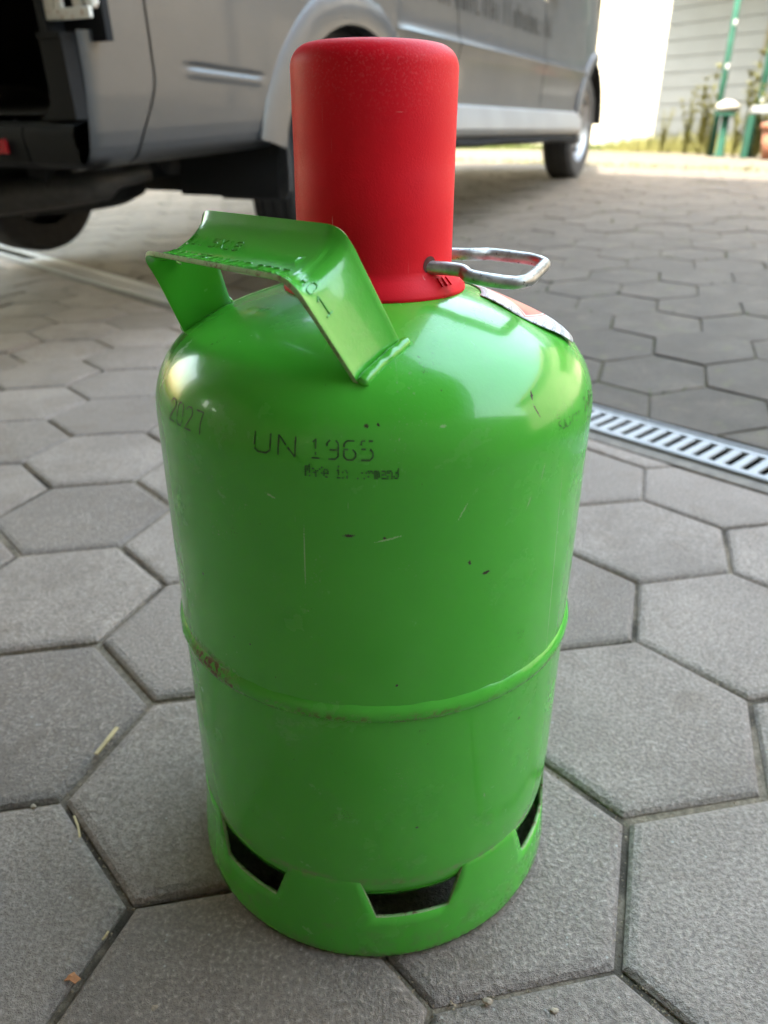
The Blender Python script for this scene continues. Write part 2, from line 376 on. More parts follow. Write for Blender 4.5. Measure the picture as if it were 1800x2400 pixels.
def put(me, parent, c, z, nrm):
    o = bpy.data.objects.new("paver", me); link(o); o.parent = parent
    q = Vector((0, 0, 1)).rotation_difference(nrm)
    o.rotation_mode = 'QUATERNION'; o.rotation_quaternion = q @ Vector((0, 0, 1)).rotation_difference(Vector((random.gauss(0, .005), random.gauss(0, .005), 1)).normalized())
    r = random.gauss(0, .006); o.rotation_quaternion = o.rotation_quaternion @ Matrix.Rotation(r, 3, 'Z').to_quaternion()
    o.location = (c.x + random.gauss(0, .0011), c.y + random.gauss(0, .0011), z + random.gauss(0, .0011)); return o
for dist, c, d in inside:
    poly = [c + p for p in hexpoly]; ds_ = [dd(p.x, p.y) for p in poly]
    if max(ds_) < -EDGE_IN: put(mesh_in, floor, c, 0, Vector((0, 0, 1)))
    else:
        cp = clip(poly, -1, EDGE_IN)
        if len(cp) < 3: continue
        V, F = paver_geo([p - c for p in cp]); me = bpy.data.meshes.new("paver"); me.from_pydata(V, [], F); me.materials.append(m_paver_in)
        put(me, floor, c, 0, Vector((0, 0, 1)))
fill = MB(); seen = {(round(c.x, 3), round(c.y, 3)) for _, c, _ in inside}
for i in range(-16, 17):
    for j in range(-16, 17):
        c = lat(B2 + (A2 + B2) * i + (A2 + C2) * j)
        if (round(c.x, 3), round(c.y, 3)) in seen or dd(c.x, c.y) > -DHW - .16 or c.length > 3.0: continue
        V, F = paver_geo(hexpoly); fill.add([(v[0] + c.x, v[1] + c.y, v[2]) for v in V], F)
tag(fill.build("paver_field", m_paver_in, floor), kind='stuff')
rest = MB()
for k, (dist, c, d) in enumerate(outside):
    z = G(d); sl = (G(d + .05) - G(d - .05)) / .1 if d > .14 else .08
    nrm = Vector((-sl * DN.x, -sl * DN.y, 1)).normalized()
    poly = [c + p for p in hexpoly]; ds_ = [dd(p.x, p.y) for p in poly]
    if min(ds_) > EDGE_OUT and k < 290: put(mesh_out, yard, c, z, nrm)
    elif min(ds_) > EDGE_OUT:
        V, F = paver_geo(hexpoly, .0030, .0035, .0014); zz = random.gauss(0, .0007)
        rest.add([(v[0] + c.x, v[1] + c.y, v[2] + zz + G(dd(v[0] + c.x, v[1] + c.y))) for v in V], F)
    else:
        cp = clip(poly, 1, EDGE_OUT)
        if len(cp) < 3: continue
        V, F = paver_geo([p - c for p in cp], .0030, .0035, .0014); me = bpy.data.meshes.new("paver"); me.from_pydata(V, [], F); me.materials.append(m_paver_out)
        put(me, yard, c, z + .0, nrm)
if rest.V: tag(rest.build("paver_field", m_paver_out, yard), kind='stuff')

# ---------------------------------------------------------------- drain channel with slotted grating
drain = empty("drain_channel", wpos(0, 0, 0)); tag(drain, "galvanised steel drain channel with slotted grating crossing the paving", "drain")
ax = (Vector((DW.x, DW.y, 0)), Vector((DN.x, DN.y, 0)), Vector((0, 0, 1)))
mb = MB(); L0, L1 = -4.6, 2.4; Lc = (L0 + L1) / 2; LL = L1 - L0
mb.box(wpos(Lc, 0, -.050), (LL, .118, .006), ax); mb.build("trough_bottom", sand_mat("drain_silt", (.09, .075, .055), (.15, .125, .09), (.05, .045, .035)), drain)
for sgn in (-1, 1):
    mb = MB(); mb.box(wpos(Lc, sgn * .060, -.045), (LL, .004, .090), ax); mb.build("trough_wall", m_dark, drain)
    mb = MB(); mb.box(wpos(Lc, sgn * .0665, -.004), (LL, .010, .016), ax); bevel(mb.build("frame_rail", m_zincw, drain), .002)
    mb = MB(); mb.box(wpos(Lc, sgn * .0515, -.004), (LL, .016, .010), ax); bevel(mb.build("grating_rail", m_zinc, drain), .002)
mb = MB(); mb.box((0, 0, 0), (.0165, .088, .007), ax); bar = mb.build("grating_bar", m_zinc, drain); bevel(bar, .0018)
bm_ = bar.data; nb = 0
sk = ax[0] * .012
for k in range(200):
    t = 1.75 - k * .0315
    if not -3.2 < t: break
    b = bar if k == 0 else bar.copy()
    if k: link(b); b.parent = drain
    b.matrix_parent_inverse = Matrix.Identity(4); b.location = wpos(t, 0, -.0035) - wpos(0, 0, 0)
    b.rotation_euler = (0, 0, 0)
mb = MB(); mb.box(wpos(Lc, -DHW - .0185, -.0085), (LL, .034, .012), ax); mb.build("mortar_strip", simple("mortar", (.15, .128, .105), .9, 0, .2, 40, .4), drain)

# ---------------------------------------------------------------- gas cylinder
cyl = empty("gas_cylinder", (CX, CY, .0121)); cyl.scale = (KS, KS, KS); tag(cyl, "green steel gas cylinder with red cap standing on grey hexagonal pavers", "gas cylinder")
def cpart(mbx, name, mat, parent=None, smooth=True):
    """geometry given in cylinder space; object origin = base centre so that shaders see cylinder coordinates"""
    me = bpy.data.meshes.new(name); me.from_pydata([tuple(v) for v in mbx.V], [], mbx.F); me.materials.append(mat)
    if smooth: me.polygons.foreach_set('use_smooth', [True] * len(me.polygons))
    o = bpy.data.objects.new(name, me); link(o); o.parent = parent or cyl; return o
def shoulder(R=RB, z0=.385, rk=.056, zt=.464, n=16):
    a = R - rk; k = z0 - zt; Rc = (rk * rk - a * a - k * k) / (2 * (k + rk)); zc = zt - Rc; phi = math.atan2(a, z0 - zc)
    P = []
    for i in range(n + 1):
        t = (math.pi / 2 - phi) * i / n; P.append((a + rk * math.cos(t), z0 + rk * math.sin(t)))
    for i in range(1, n + 1):
        t = phi * (1 - i / n); P.append((max(.0005, Rc * math.sin(t)), zc + Rc * math.cos(t)))
    return P
SH = shoulder(); PZ = [p[1] for p in SH]; PR = [p[0] for p in SH]
def rad(z): return RB if z <= .385 else float(np.interp(z, PZ, PR))
def zsh(r): return float(np.interp(-r, [-x for x in PR], PZ))
def surf(az, z, off=0.):
    r = rad(z); dz = .001; dr = (rad(z + dz) - rad(z - dz)) / (2 * dz); nl = math.hypot(1, dr)
    n = Vector((math.cos(az) / nl, math.sin(az) / nl, -dr / nl)); return Vector((r * math.cos(az), r * math.sin(az), z)) + n * off, n
def surf_r(az, r, off=0.):
    z = zsh(r); dr = .001; dz = (zsh(r + dr) - zsh(r - dr)) / (2 * dr); nl = math.hypot(1, dz)
    n = Vector((-dz / nl * math.cos(az), -dz / nl * math.sin(az), 1 / nl)); return Vector((r * math.cos(az), r * math.sin(az), z)) + n * off
mb = MB(); mb.lathe([(RB, .2262)] + [(RB, .2262 + (.385 - .2262) * i / 8) for i in range(1, 8)] + SH, 160); cpart(mb, "upper_shell", m_green)
low = [(.004, .044)] + [(.12 * math.sin(R_(a)), .135 - .091 * math.cos(R_(a))) for a in (10, 25, 40, 55)]
low = [(RB, .222), (RB, .18), (RB, .13), (RB - .0001, .095), (RB - .0004, .079), (RB - .0010, .068), (RB - .0024, .058), (.1425, .048), (.1340, .037), (.124, .022), (.108, .006), (.085, -.004), (.06, -.007), (.001, -.008)]
mb = MB(); mb.lathe(low, 160); o = cpart(mb, "lower_shell", m_green); recalc(o)
# overlapped seam of the two halves
mb = MB(); prof = [(RB - .001, .2158), (RB + .0004, .2163), (RB + .0022, .2180), (RB + .0029, .2205), (RB + .0029, .2235), (RB + .0020, .2262), (RB + .0005, .2288), (RB - .001, .2302)]
segs = 220; V = []; F = []
for k in range(segs):
    a = 2 * math.pi * k / segs; wv = .00022 * math.sin(a * 23 + 1) + .00016 * math.sin(a * 41) + random.gauss(0, .00006)
    for r, z in prof: V.append(((r + wv * .5) * math.cos(a), (r + wv * .5) * math.sin(a), z + wv))
n_ = len(prof)
for k in range(segs):
    k2 = (k + 1) % segs
    for i in range(n_ - 1): F.append((k * n_ + i, k2 * n_ + i, k2 * n_ + i + 1, k * n_ + i + 1))
mb.add(V, F); cpart(mb, "weld_seam", m_green)
# foot ring with seven trapezoid ventilation slots
ZF = [(-.0121, .1500), (-.0105, .1520), (-.006, .1530), (.004, .1526), (.014, .1517), (.022, .1510), (.0320, .1502), (.045, .1494), (.052, .1490), (.0580, .1486), (.063, .1481), (.0670, .1468)]
NS = 7; c0 = -78.3; ST = 360 / NS; V = []; F = []; ncol = 0; NI, NO = 8, 10
rows = len(ZF)
def hw(z):   # half angle of the slot at height z
    t = (z - .0320) / (.0580 - .0320); t = min(1.4, max(0, t)); return 10.6 + 3.4 * t
cols = []
for s in range(NS):
    for i in range(NI): cols.append((s, -1 + 2 * i / NI, 'in'))
    for i in range(NO): cols.append((s, i / NO, 'out'))
for s, u, k in cols:
    for z, r in ZF:
        w = hw(z)
        a = c0 + s * ST + (w * u if k == 'in' else w + (ST - 2 * w) * u)
        V.append((r * math.cos(R_(a)), r * math.sin(R_(a)), z))
nc = len(cols)
for i in range(nc):
    i2 = (i + 1) % nc
    for j in range(rows - 1):
        zc = (ZF[j][0] + ZF[j + 1][0]) / 2
        if cols[i][2] == 'in' and .0320 < zc: continue
        F.append((i * rows + j, i2 * rows + j, i2 * rows + j + 1, i * rows + j + 1))
mb = MB(); mb.add(V, F); o = cpart(mb, "foot_ring", m_green); o.data.materials.append(m_edge); solidify(o, .0028, -1, 1)
# --- carrying handle: pressed steel band
PH = R_(-134.1); HU = Vector((math.cos(PH), math.sin(PH), 0)); HW = Vector((-HU.y, HU.x, 0))
def hp(rho, tau, z): return HU * rho + HW * tau + Vector((0, 0, z))
def edgepath(foot, cor, n=9, rr=.34):
    F1, C1 = hp(*foot), hp(*cor); C2_, F2 = hp(cor[0], -cor[1], cor[2]), hp(foot[0], -foot[1], foot[2])
    P = []
    a = .0135
    def arc(p, q, r): # rounded corner at q
        u = (p - q).normalized(); v = (r - q).normalized(); s0 = q + u * a; s1 = q + v * a
        return [s0 * (1 - t) ** 2 + q * (2 * t * (1 - t)) + s1 * t * t for t in [i / 8 for i in range(9)]]
    a1 = arc(F1, C1, C2_); a2 = arc(C1, C2_, F2)
    P += [F1 + (a1[0] - F1) * (i / 7) for i in range(7)] + a1 + [a1[-1] + (a2[0] - a1[-1]) * (i / 14) for i in range(1, 14)] + a2 + [a2[-1] + (F2 - a2[-1]) * (i / 7) for i in range(1, 8)]
    return P
OUT = edgepath((.0935, .0852, .4235), (.1270, .0692, .4841)); INN = edgepath((.0585, .0822, .4385), (.0880, .0654, .5053))
NP = len(OUT)
def hsurf(tf, s, off=0.):
    """tf in 0..NP-1 along the band (from the right foot), s in 0..1 from outer to inner edge"""
    i = min(NP - 2, max(0, int(tf))); f = tf - i
    o_ = OUT[i].lerp(OUT[i + 1], f); n_ = INN[i].lerp(INN[i + 1], f)
    j0, j1 = max(0, i - 1), min(NP - 1, i + 2)
    tan = (OUT[j1] + INN[j1] - OUT[j0] - INN[j0]).normalized(); wd = (n_ - o_).normalized()
    nn = wd.cross(tan).normalized()
    mid = (NP - 1) / 2; top = min(1, max(0, (1.15 - abs(tf - mid) / (NP * .33)) * 2.2)); top = top * top * (3 - 2 * top)
    sag = -(4 * s * (1 - s)) ** .75 * (.0018 + .0062 * top) + .0012 * top * math.exp(-((s - .0) / .10) ** 2)
    return o_.lerp(n_, s) + nn * (sag + off), nn
c_mid = hsurf((NP - 1) / 2, .5)[1]
SG = 1 if c_mid.z > 0 else -1
def hs(tf, s, off=0.):
    i = min(NP - 2, max(0, int(tf))); p, nn = hsurf(tf, s, 0.)
    if SG < 0:
        base = OUT[i].lerp(OUT[i + 1], tf - i).lerp(INN[i].lerp(INN[i + 1], tf - i), s); p = base - (p - base)
        nn = -nn
    return p + nn * off, nn
mb = MB(); NSS = 14; mb.grid(lambda u, v: hs(u * (NP - 1), v)[0], (NP - 1) * 2, NSS)
handle = cpart(mb, "handle", m_handle); handle.data.materials.append(m_edge)
bmx = bmesh.new(); bmx.from_mesh(handle.data); bmx.normal_update()
if sum(f.normal.z for f in bmx.faces) < 0: bmesh.ops.reverse_faces(bmx, faces=bmx.faces)
bmx.to_mesh(handle.data); bmx.free(); solidify(handle, .0026, -1, 1); bevel(handle, .0007, 2)
# weld beads where the band meets the shoulder
for P0, P1 in ((OUT[0], INN[0]), (OUT[-1], INN[-1])):
    pts = []
    for i in range(15):
        q = P0.lerp(P1, -.06 + 1.12 * i / 14); a = math.atan2(q.y, q.x); r = math.hypot(q.x, q.y)
        pts.append(surf_r(a, r, .0004 + random.gauss(0, .00012)) + Vector((random.gauss(0, .0002), random.gauss(0, .0002), 0)))
    outw = (pts[0] + pts[-1]) / 2; 
    mb = MB(); mb.tube(smoothpath(pts, 3), [.0018] + [.0033 + .00025 * math.sin(i * .23 + 1) for i in range(41)] + [.0018], 12); cpart(mb, "weld_bead", m_handle, handle)

# --- stroke font (cell 4 x 6)
GL = {'0': [[(0, 1), (0, 5), (1, 6), (3, 6), (4, 5), (4, 1), (3, 0), (1, 0), (0, 1)]], '1': [[(.8, 5), (2, 6), (2, 0)], [(.6, 0), (3.4, 0)]],
      '2': [[(0, 5), (1, 6), (3, 6), (4, 5), (4, 4), (0, 0), (4, 0)]], '5': [[(4, 6), (0, 6), (0, 3.5), (3, 3.5), (4, 2.6), (4, 1), (3, 0), (0, 0)]],
      '6': [[(3.6, 6), (1, 6), (0, 5), (0, 1), (1, 0), (3, 0), (4, 1), (4, 2.4), (3, 3.3), (0, 3.3)]], '7': [[(0, 6), (4, 6), (3.2, 3), (3.2, 0)]],
      '8': [[(1, 3.2), (0, 4.2), (0, 5.2), (1, 6), (3, 6), (4, 5.2), (4, 4.2), (3, 3.2), (1, 3.2), (0, 2.2), (0, .8), (1, 0), (3, 0), (4, .8), (4, 2.2), (3, 3.2)]],
      '9': [[(4, 3), (1, 3), (0, 4), (0, 5), (1, 6), (3, 6), (4, 5), (4, 1), (3, 0), (.6, 0)]], 'U': [[(0, 6), (0, 1), (1, 0), (3, 0), (4, 1), (4, 6)]],
      'N': [[(0, 0), (0, 6), (4, 0), (4, 6)]], 'T': [[(0, 6), (4, 6)], [(2, 6), (2, 0)]], 'A': [[(0, 0), (0, 4), (2, 6), (4, 4), (4, 0)], [(0, 2.5), (4, 2.5)]],
      'R': [[(0, 0), (0, 6), (3, 6), (4, 5), (4, 4), (3, 3), (0, 3)], [(2, 3), (4, 0)]], 'X': [[(0, 0), (4, 6)], [(0, 6), (4, 0)]], '/': [[(.5, 0), (3.5, 6)]],
      'H': [[(0, 0), (0, 6)], [(4, 0), (4, 6)], [(0, 3), (4, 3)]], 'S': [[(4, 5), (3, 6), (1, 6), (0, 5), (0, 4), (4, 2), (4, 1), (3, 0), (1, 0), (0, 1)]],
      '.': [[(1.8, 0), (2.2, .6)]], 'E': [[(4, 6), (0, 6), (0, 0), (4, 0)], [(0, 3), (3, 3)]], ' ': []}
def strokes(txt, gapw=6.):
    out = []; x = 0
    for ch in txt:
        for pl in GL[ch]: out.append([(x + p[0], p[1]) for p in pl])
        x += gapw
    return out, x - gapw + 4
def printed(txt, azc, zb, hgt, name, width=None, drop=.0, lw=.0010, dash=None):
    st, wtot = strokes(txt); k = hgt / 6.; kx = (width / wtot) if width else k; mb = MB()
    for pl in st:
        for i in range(len(pl) - 1):
            p, q = Vector(pl[i]), Vector(pl[i + 1]); L = math.hypot((q.x - p.x) * kx, (q.y - p.y) * k); n = max(1, int(L / .0016))
            for m_ in range(n):
                if random.random() < drop: continue
                a_, b_ = p.lerp(q, m_ / n), p.lerp(q, (m_ + (.86 if dash else 1.04)) / n)
                def mp(v): return azc + (v.x - wtot / 2) * kx / RB, zb + v.y * k
                a1, z1 = mp(a_); a2, z2 = mp(b_); dv = Vector(((a2 - a1) * RB, z2 - z1))
                if dv.length < 1e-7: continue
                dv.normalize(); w = Vector((-dv.y, dv.x)) * lw / 2 * random.uniform(.75, 1.1)
                P = [surf(a + sx * w.x / RB, z + sx * w.y, .00022)[0] for a, z, sx in ((a1, z1, -1), (a2, z2, -1), (a2, z2, 1), (a1, z1, 1))]
                mb.add(P, [(0, 1, 2, 3)])
    return cpart(mb, name, m_ink)
def az_w(a0, a1): return R_(abs(a1 - a0)) * RB
printed("2027", R_(-138.2), .3935, .0125, "printed_lettering", az_w(-145.5, -130.9), .06)
printed("UN", R_(-110.6), .3930, .0105, "printed_lettering", az_w(-115.5, -106.0), .10)
printed("1965", R_(-96.1), .3935, .0098, "printed_lettering", az_w(-102.6, -89.6), .22)
printed("TARA", R_(-23.0), .3940, .0085, "printed_lettering", az_w(-30, -19), .30)
printed("S0E2011", R_(-37.5), .3935, .0048, "printed_lettering", az_w(-43, -32), .55, .0006)
DOT = {'M': "10001 11011 10101 10101 10001 10001 10001", 'a': "00000 00000 01110 00001 01111 10001 01111", 'd': "00001 00001 01101 10011 10001 10001 01111", 'e': "00000 00000 01110 10001 11111 10000 01110",
       'i': "00100 00000 01100 00100 00100 00100 01110", 'n': "00000 00000 10110 11001 10001 10001 10001", 'G': "01110 10001 10000 10111 10001 10001 01110", 'r': "00000 00000 10110 11001 10000 10000 10000",
       'm': "00000 00000 11010 10101 10101 10101 10101", 'y': "00000 10001 10001 01111 00001 10001 01110", ' ': "00000 " * 7}
mb = MB(); txt = "Made in Germany"; W = az_w(-103.6, -84.2); ncl = len(txt) * 6 - 1
fade = {0: .1, 1: .3, 2: .7, 3: .15, 4: 1, 5: .2, 6: .3, 7: 1, 8: .93, 9: .85, 10: .3, 11: .1, 12: .15, 13: .1, 14: .2}
for ci, ch in enumerate(txt):
    for rw, line in enumerate(DOT[ch].split()):
        for cl, b in enumerate(line):
            if b == '1' and random.random() > fade[ci]:
                a = R_(-93.9) + ((ci * 6 + cl) / ncl - .5) * W / RB; z = .3834 + (6 - rw) * .00105; s = .00042
                mb.add([surf(a + sx * s / RB, z + sy * s, .00022)[0] for sx, sy in ((-1, -1), (1, -1), (1, 1), (-1, 1))], [(0, 1, 2, 3)])
cpart(mb, "printed_lettering", m_ink)
# embossed lettering on the handle
def embossed(txt, t0, t1, s0, hgt, lw=.0015, ht=.0007, vert=False, slant=0.):
    st, wtot = strokes(txt, 5.6); mb = MB()
    for pl in st:
        for i in range(len(pl) - 1):
            p, q = Vector(pl[i]), Vector(pl[i + 1]); n = max(1, int((q - p).length / 1.2))
            for m_ in range(n):
                ab = []
                a_, b_ = p.lerp(q, m_ / n), p.lerp(q, (m_ + 1.) / n); dv = (b_ - a_).normalized(); w = Vector((-dv.y, dv.x))
                def mp(v, off):
                    if vert: return hs(t0 + (t1 - t0) * v.y / 6., s0 + hgt * (v.x - wtot / 2) / wtot, off)[0]
                    return hs(t0 + (t1 - t0) * (v.x + slant * v.y) / wtot, s0 + hgt * v.y / 6., off)[0]
                k = .42
                P = [mp(a_ - w * k, -.0002), mp(a_, ht), mp(a_ + w * k, -.0002), mp(b_ - w * k, -.0002), mp(b_, ht), mp(b_ + w * k, -.0002)]
                mb.add(P, [(0, 3, 4, 1), (1, 4, 5, 2)])
    o = cpart(mb, "embossed_lettering", m_handle, handle); return o
iL = NP - 16; iR = 16
embossed("6211", iL + 1.5, iL - 1.8, .50, .16); embossed("5X18", iL - 2.6, iL - 6.2, .50, .16)
embossed("10111175/11/10", iL + 2, iL - 9.2, .16, .15, slant=.35); embossed("2007", iL - 10.0, iL - 13.2, .15, .15, slant=.35)
for ch, t in (("1", 10.2), ("0", 8.3), ("1", 6.6)): embossed(ch, t - 1.3, t, .22, .17, vert=True, ht=.0009)
# --- red protective cap
capp = [(.0500, .4570), (.0588, .4566), (.0596, .4575), (.0594, .4592), (.0560, .4635), (.0528, .4672), (.0508, .4695), (.0500, .4725), (.0499, .480), (.0498, .500), (.0497, .5255), (.04958, .5260), (.0496, .54), (.0496, .560), (.0496, .5810)]
for i in range(1, 11):
    a = R_(9 * i); capp.append((.0496 - .0125 + .0125 * math.cos(a), .5810 + .0125 * math.sin(a)))
capp += [(.030, .5940), (.015, .5944), (.0005, .5945)]
mb = MB(); mb.lathe(capp, 128); capo = cpart(mb, "valve_cap", m_red); recalc(capo); capo["label"] = "red plastic valve cap with flared rim"
capo.data.polygons.foreach_set('use_smooth', [True] * len(capo.data.polygons)); autosmooth(capo, 50)
def cappatch(x, y, z, r0, r1, name, mat, off=.0004, dz=0):
    a0 = math.atan2(y, x); mb = MB(); V = []; n = 20
    for k in range(n):
        for r in (r0, r1):
            u = r * math.cos(2 * math.pi * k / n); v = r * math.sin(2 * math.pi * k / n); a = a0 + u / .0498
            V.append((math.cos(a) * (.0499 + off), math.sin(a) * (.0499 + off), z + v + dz))
    mb.add(V, [(2 * k, 2 * ((k + 1) % n), 2 * ((k + 1) % n) + 1, 2 * k + 1) for k in range(n)]); return cpart(mb, name, mat, capo)
BA = [(.010, -.030, .4752), (.030, -.0345, .4745), (.052, -.0365, .4730), (.059, -.0415, .4700), (.082, -.0410, .4665), (.092, -.0370, .4665), (.098, -.0270, .4670), (.113, .0140, .4680), (.1145, .022, .4690), (.108, .028, .4705), (.10, .0300, .4715), (.080, .031, .4735), (.070, .028, .4738), (.058, .026, .4740), (.028, .028, .4745)]
cappatch(.0335, -.0365, .4745, 0.0001, .0052, "bail_hole_shade", m_darkred, .0003, .0014); cappatch(.040, .028, .4745, .0001, .0058, "bail_hole_shade", m_darkred, .0003, .0008)  # dark red discs on the cap paint the shade of uncut bail holes
mb = MB(); mb.tube(smoothpath(BA, 5), .0041, 14); bail = cpart(mb, "wire_bail", m_steel, capo); bail["label"] = "bent steel wire bail through the cap"
# moulded tab mark on the cap rim
mb = MB()
for k in range(3):
    a = R_(-42 + 5 * k); mb.box(Vector((math.cos(a) * .0548, math.sin(a) * .0548, .4657)), (.0062, .0012, .0010), (Vector((math.cos(a) * .7, math.sin(a) * .7, -.7)).normalized(), Vector((-math.sin(a), math.cos(a), 0)), Vector((math.cos(a) * .7, math.sin(a) * .7, .7)).normalized()))
cpart(mb, "rim_mark", m_red, capo, False)
# --- hazard label on the far shoulder, peeling at its near corner
def label_mat():
    t = NT("hazard_label_print"); c = t.coord('UV'); sep = t.node("SeparateXYZ"); t.l.new(c, sep.inputs[0]); u, v = sep.outputs[0], sep.outputs[1]
    dm = t.math('ADD', t.math('ABSOLUTE', t.math('SUBTRACT', u, .40)), t.math('ABSOLUTE', t.math('SUBTRACT', v, .5)))
    red = t.ramp(dm, .37, .375, 1, 0); wh = t.math('MULTIPLY', t.ramp(dm, .33, .335), t.ramp(dm, .35, .355, 1, 0))
    st = t.math('MULTIPLY', t.ramp(t.math('FRACT', t.math('MULTIPLY', v, 11)), .45, .55), t.ramp(t.noise(c, 60, 2), .45, .5)); st = t.math('MULTIPLY', st, t.ramp(dm, .42, .43))
    col = t.mix(red, (.80, .79, .78), (.70, .07, .08)); col = t.mix(wh, col, (.8, .8, .8)); col = t.mix(t.math('MULTIPLY', st, .6), col, (.1, .1, .1))
    return t.out(col, .3)
m_label = label_mat()
def decal(f, nu, nv, name, mat, lab):
    V = [f(i / nu, j / nv) for i in range(nu + 1) for j in range(nv + 1)]
    F = [(i * (nv + 1) + j, (i + 1) * (nv + 1) + j, (i + 1) * (nv + 1) + j + 1, i * (nv + 1) + j + 1) for i in range(nu) for j in range(nv)]
    mb = MB(); mb.add(V, F); o = cpart(mb, name, mat); uvl = o.data.uv_layers.new()
    for p in o.data.polygons:
        for li in p.loop_indices:
            k = o.data.loops[li].vertex_index; uvl.data[li].uv = ((k // (nv + 1)) / nu, (k % (nv + 1)) / nv)
    recalc(o); o["label"] = lab; solidify(o, .0004, 0); return o
def lf(u, v):
    r = .070 + .060 * v; a = R_(-15 + 74 * u) - .10 * math.sin(v * 3.1) * (1 - u)
    peel = .0014 * max(0, 1 - math.hypot(u * 2.4, (1 - v) * 1.8)) ** 1.3; wob = .0006 * math.sin(v * 9) * (1 - u)
    return surf_r(a, r, .0008 + peel + wob * .6)
decal(lf, 24, 16, "hazard_label", m_label, "white label with red diamond on the shoulder")
decal(lambda u, v: surf(R_(-8 + 46 * u), .268 + .045 * v, .0005 + .0006 * (1 - u) * math.sin(v * 3.14))[0], 20, 8, "side_label", simple("white_label", (.75, .75, .73), .4), "white paper label on the side")

# ---------------------------------------------------------------- van
VO = Vector((-.66, 1.94, -.010)); VP = .468; VT = R_(3.5)
VF = Vector((math.cos(VT) * math.sin(VP), math.cos(VT) * math.cos(VP), math.sin(VT))); VN = Vector((math.cos(VP), -math.sin(VP), 0)); VU = VN.cross(VF)
def vv(s, n, z): return VO + VF * s + VN * n + VU * z
VAX = (VF, VN, VU)
van = empty("delivery_van", VO); tag(van, "silver panel van with open rear door backed up behind the green cylinder", "van")
def car_paint():
    t = NT("silver_metallic_paint"); c = t.coord(); z = t.noise(c, 3, 4)
    col = t.mix(t.ramp(z, .3, .7), (.046, .049, .055), (.054, .057, .063))
    col = t.mix(t.ramp(t.noise(c, 1100, 2), .4, .6, 0, .12), col, (.3, .3, .31))
    col = t.mix(t.ramp(t.noise(c, 5, 5, .7), .55, .8, 0, .10), col, (.13, .12, .105))
    return t.out(col, t.ramp(t.noise(c, 2, 2), .3, .7, .36, .42), .35, .4, .28, .06)
m_van = car_paint()
m_sill = simple("pale_sill_paint", (.24, .24, .24), .4, .2, .08, 4)
m_blackp = simple("black_bumper_plastic", (.009, .0095, .011), .8, 0, .15, 20, .1, .25)
m_under = simple("van_underbody", (.006, .006, .006), .85, 0, .3, 8)
m_rubber = simple("tyre_rubber", (.032, .031, .031), .75, 0, .2, 30, .1)
m_rim = simple("steel_rim", (.30, .30, .31), .4, .6, .15, 12)
m_glass = simple("tinted_glass", (.02, .025, .028), .08, 0, .05, 3, 0, .7)
RW = (1.24, .335); FW = (4.84, .335); RWR = .49; FWR = .43
def zline(z, s):  # the van's panel lines run slightly downhill toward the front
    k = max(0, s - 1.6); return z - .050 * k * (1 - max(0, min(1, (z - .95) / .5)))
NPROF = [(.44, -.02), (.465, .020), (.49, .034), (.52, .030), (.55, .020), (.58, .010), (.592, -.014), (.63, -.018), (.70, -.014), (.77, -.006), (.81, .004), (.828, .012), (.836, .004), (.86, -.006), (.95, -.010), (1.05, -.016), (1.2, -.03), (1.45, -.06), (1.7, -.11), (1.9, -.17), (2.02, -.25), (2.08, -.36)]
QPROF = [(.478, -.090), (.486, -.045), (.500, -.022), (.512, -.012), (.53, -.006), (.56, -.002), (.60, 0), (.64, .002), (.70, .003), (.77, .004), (.81, .004), (.828, .004), (.836, .004), (.86, .003), (.95, -.002), (1.05, -.010), (1.2, -.028), (1.45, -.06), (1.7, -.11), (1.9, -.17), (2.02, -.25), (2.08, -.36)]
def sideprof(s, i):
    k = min(1, max(0, (s - 1.55) / .12)); a, b = QPROF[i], NPROF[i]
    z = a[0] + (b[0] - a[0]) * k; n = a[1] + (b[1] - a[1]) * k
    z = zline(z, s)
    # plan curve: rear corner and nose
    if s < .10: n -= .10 - math.sqrt(max(0, .10 ** 2 - (.10 - s) ** 2))
    if s > 4.7: n -= .55 * ((s - 4.7) / .95) ** 2
    return s, n, z
def side_panel(name, s0, s1, i0=0, i1=None, rib=False):
    i1 = len(NPROF) - 1 if i1 is None else i1; ns = max(2, int((s1 - s0) / .03)); idx = []
    for i in range(i0, i1):
        dz = NPROF[i + 1][0] - NPROF[i][0]; m = max(1, int(dz / .04)); idx += [i + k / m for k in range(m)]
    idx.append(i1); V = []; ins = []
    for a in range(ns + 1):
        s = s0 + (s1 - s0) * a / ns
        for f in idx:
            i = min(int(f), len(NPROF) - 2); p = sideprof(s, i); q = sideprof(s, i + 1); t = f - i
            ss, n, z = [p[k] + (q[k] - p[k]) * t for k in range(3)]
            inside_ = False
            for (ws, wz), wr in ((RW, RWR), (FW, FWR)):
                dx, dz = ss - ws, z - wz; L = math.hypot(dx, dz)
                if L < wr and z > wz - .3:
                    inside_ = True
                    if L > 1e-4: ss, z = ws + dx / L * wr, wz + dz / L * wr
            if rib and .36 < ss < .72 and .6 < z < .75:
                zl = .690 - (ss - .36) * .075; e = (z - zl); n += .010 * math.exp(-((e + .006) / .010) ** 2) - .012 * math.exp(-((e - .010) / .008) ** 2)
            V.append(vv(ss, n, z)); ins.append(inside_)
    nv = len(idx); F = []
    for a in range(ns):
        for j in range(nv - 1):
            q = (a * nv + j, (a + 1) * nv + j, (a + 1) * nv + j + 1, a * nv + j + 1)
            if all(ins[k] for k in q): continue
            F.append(q)
    mb = MB(); mb.add(V, F); o = mb.build(name, m_van, van, True); autosmooth(o, 28); return o
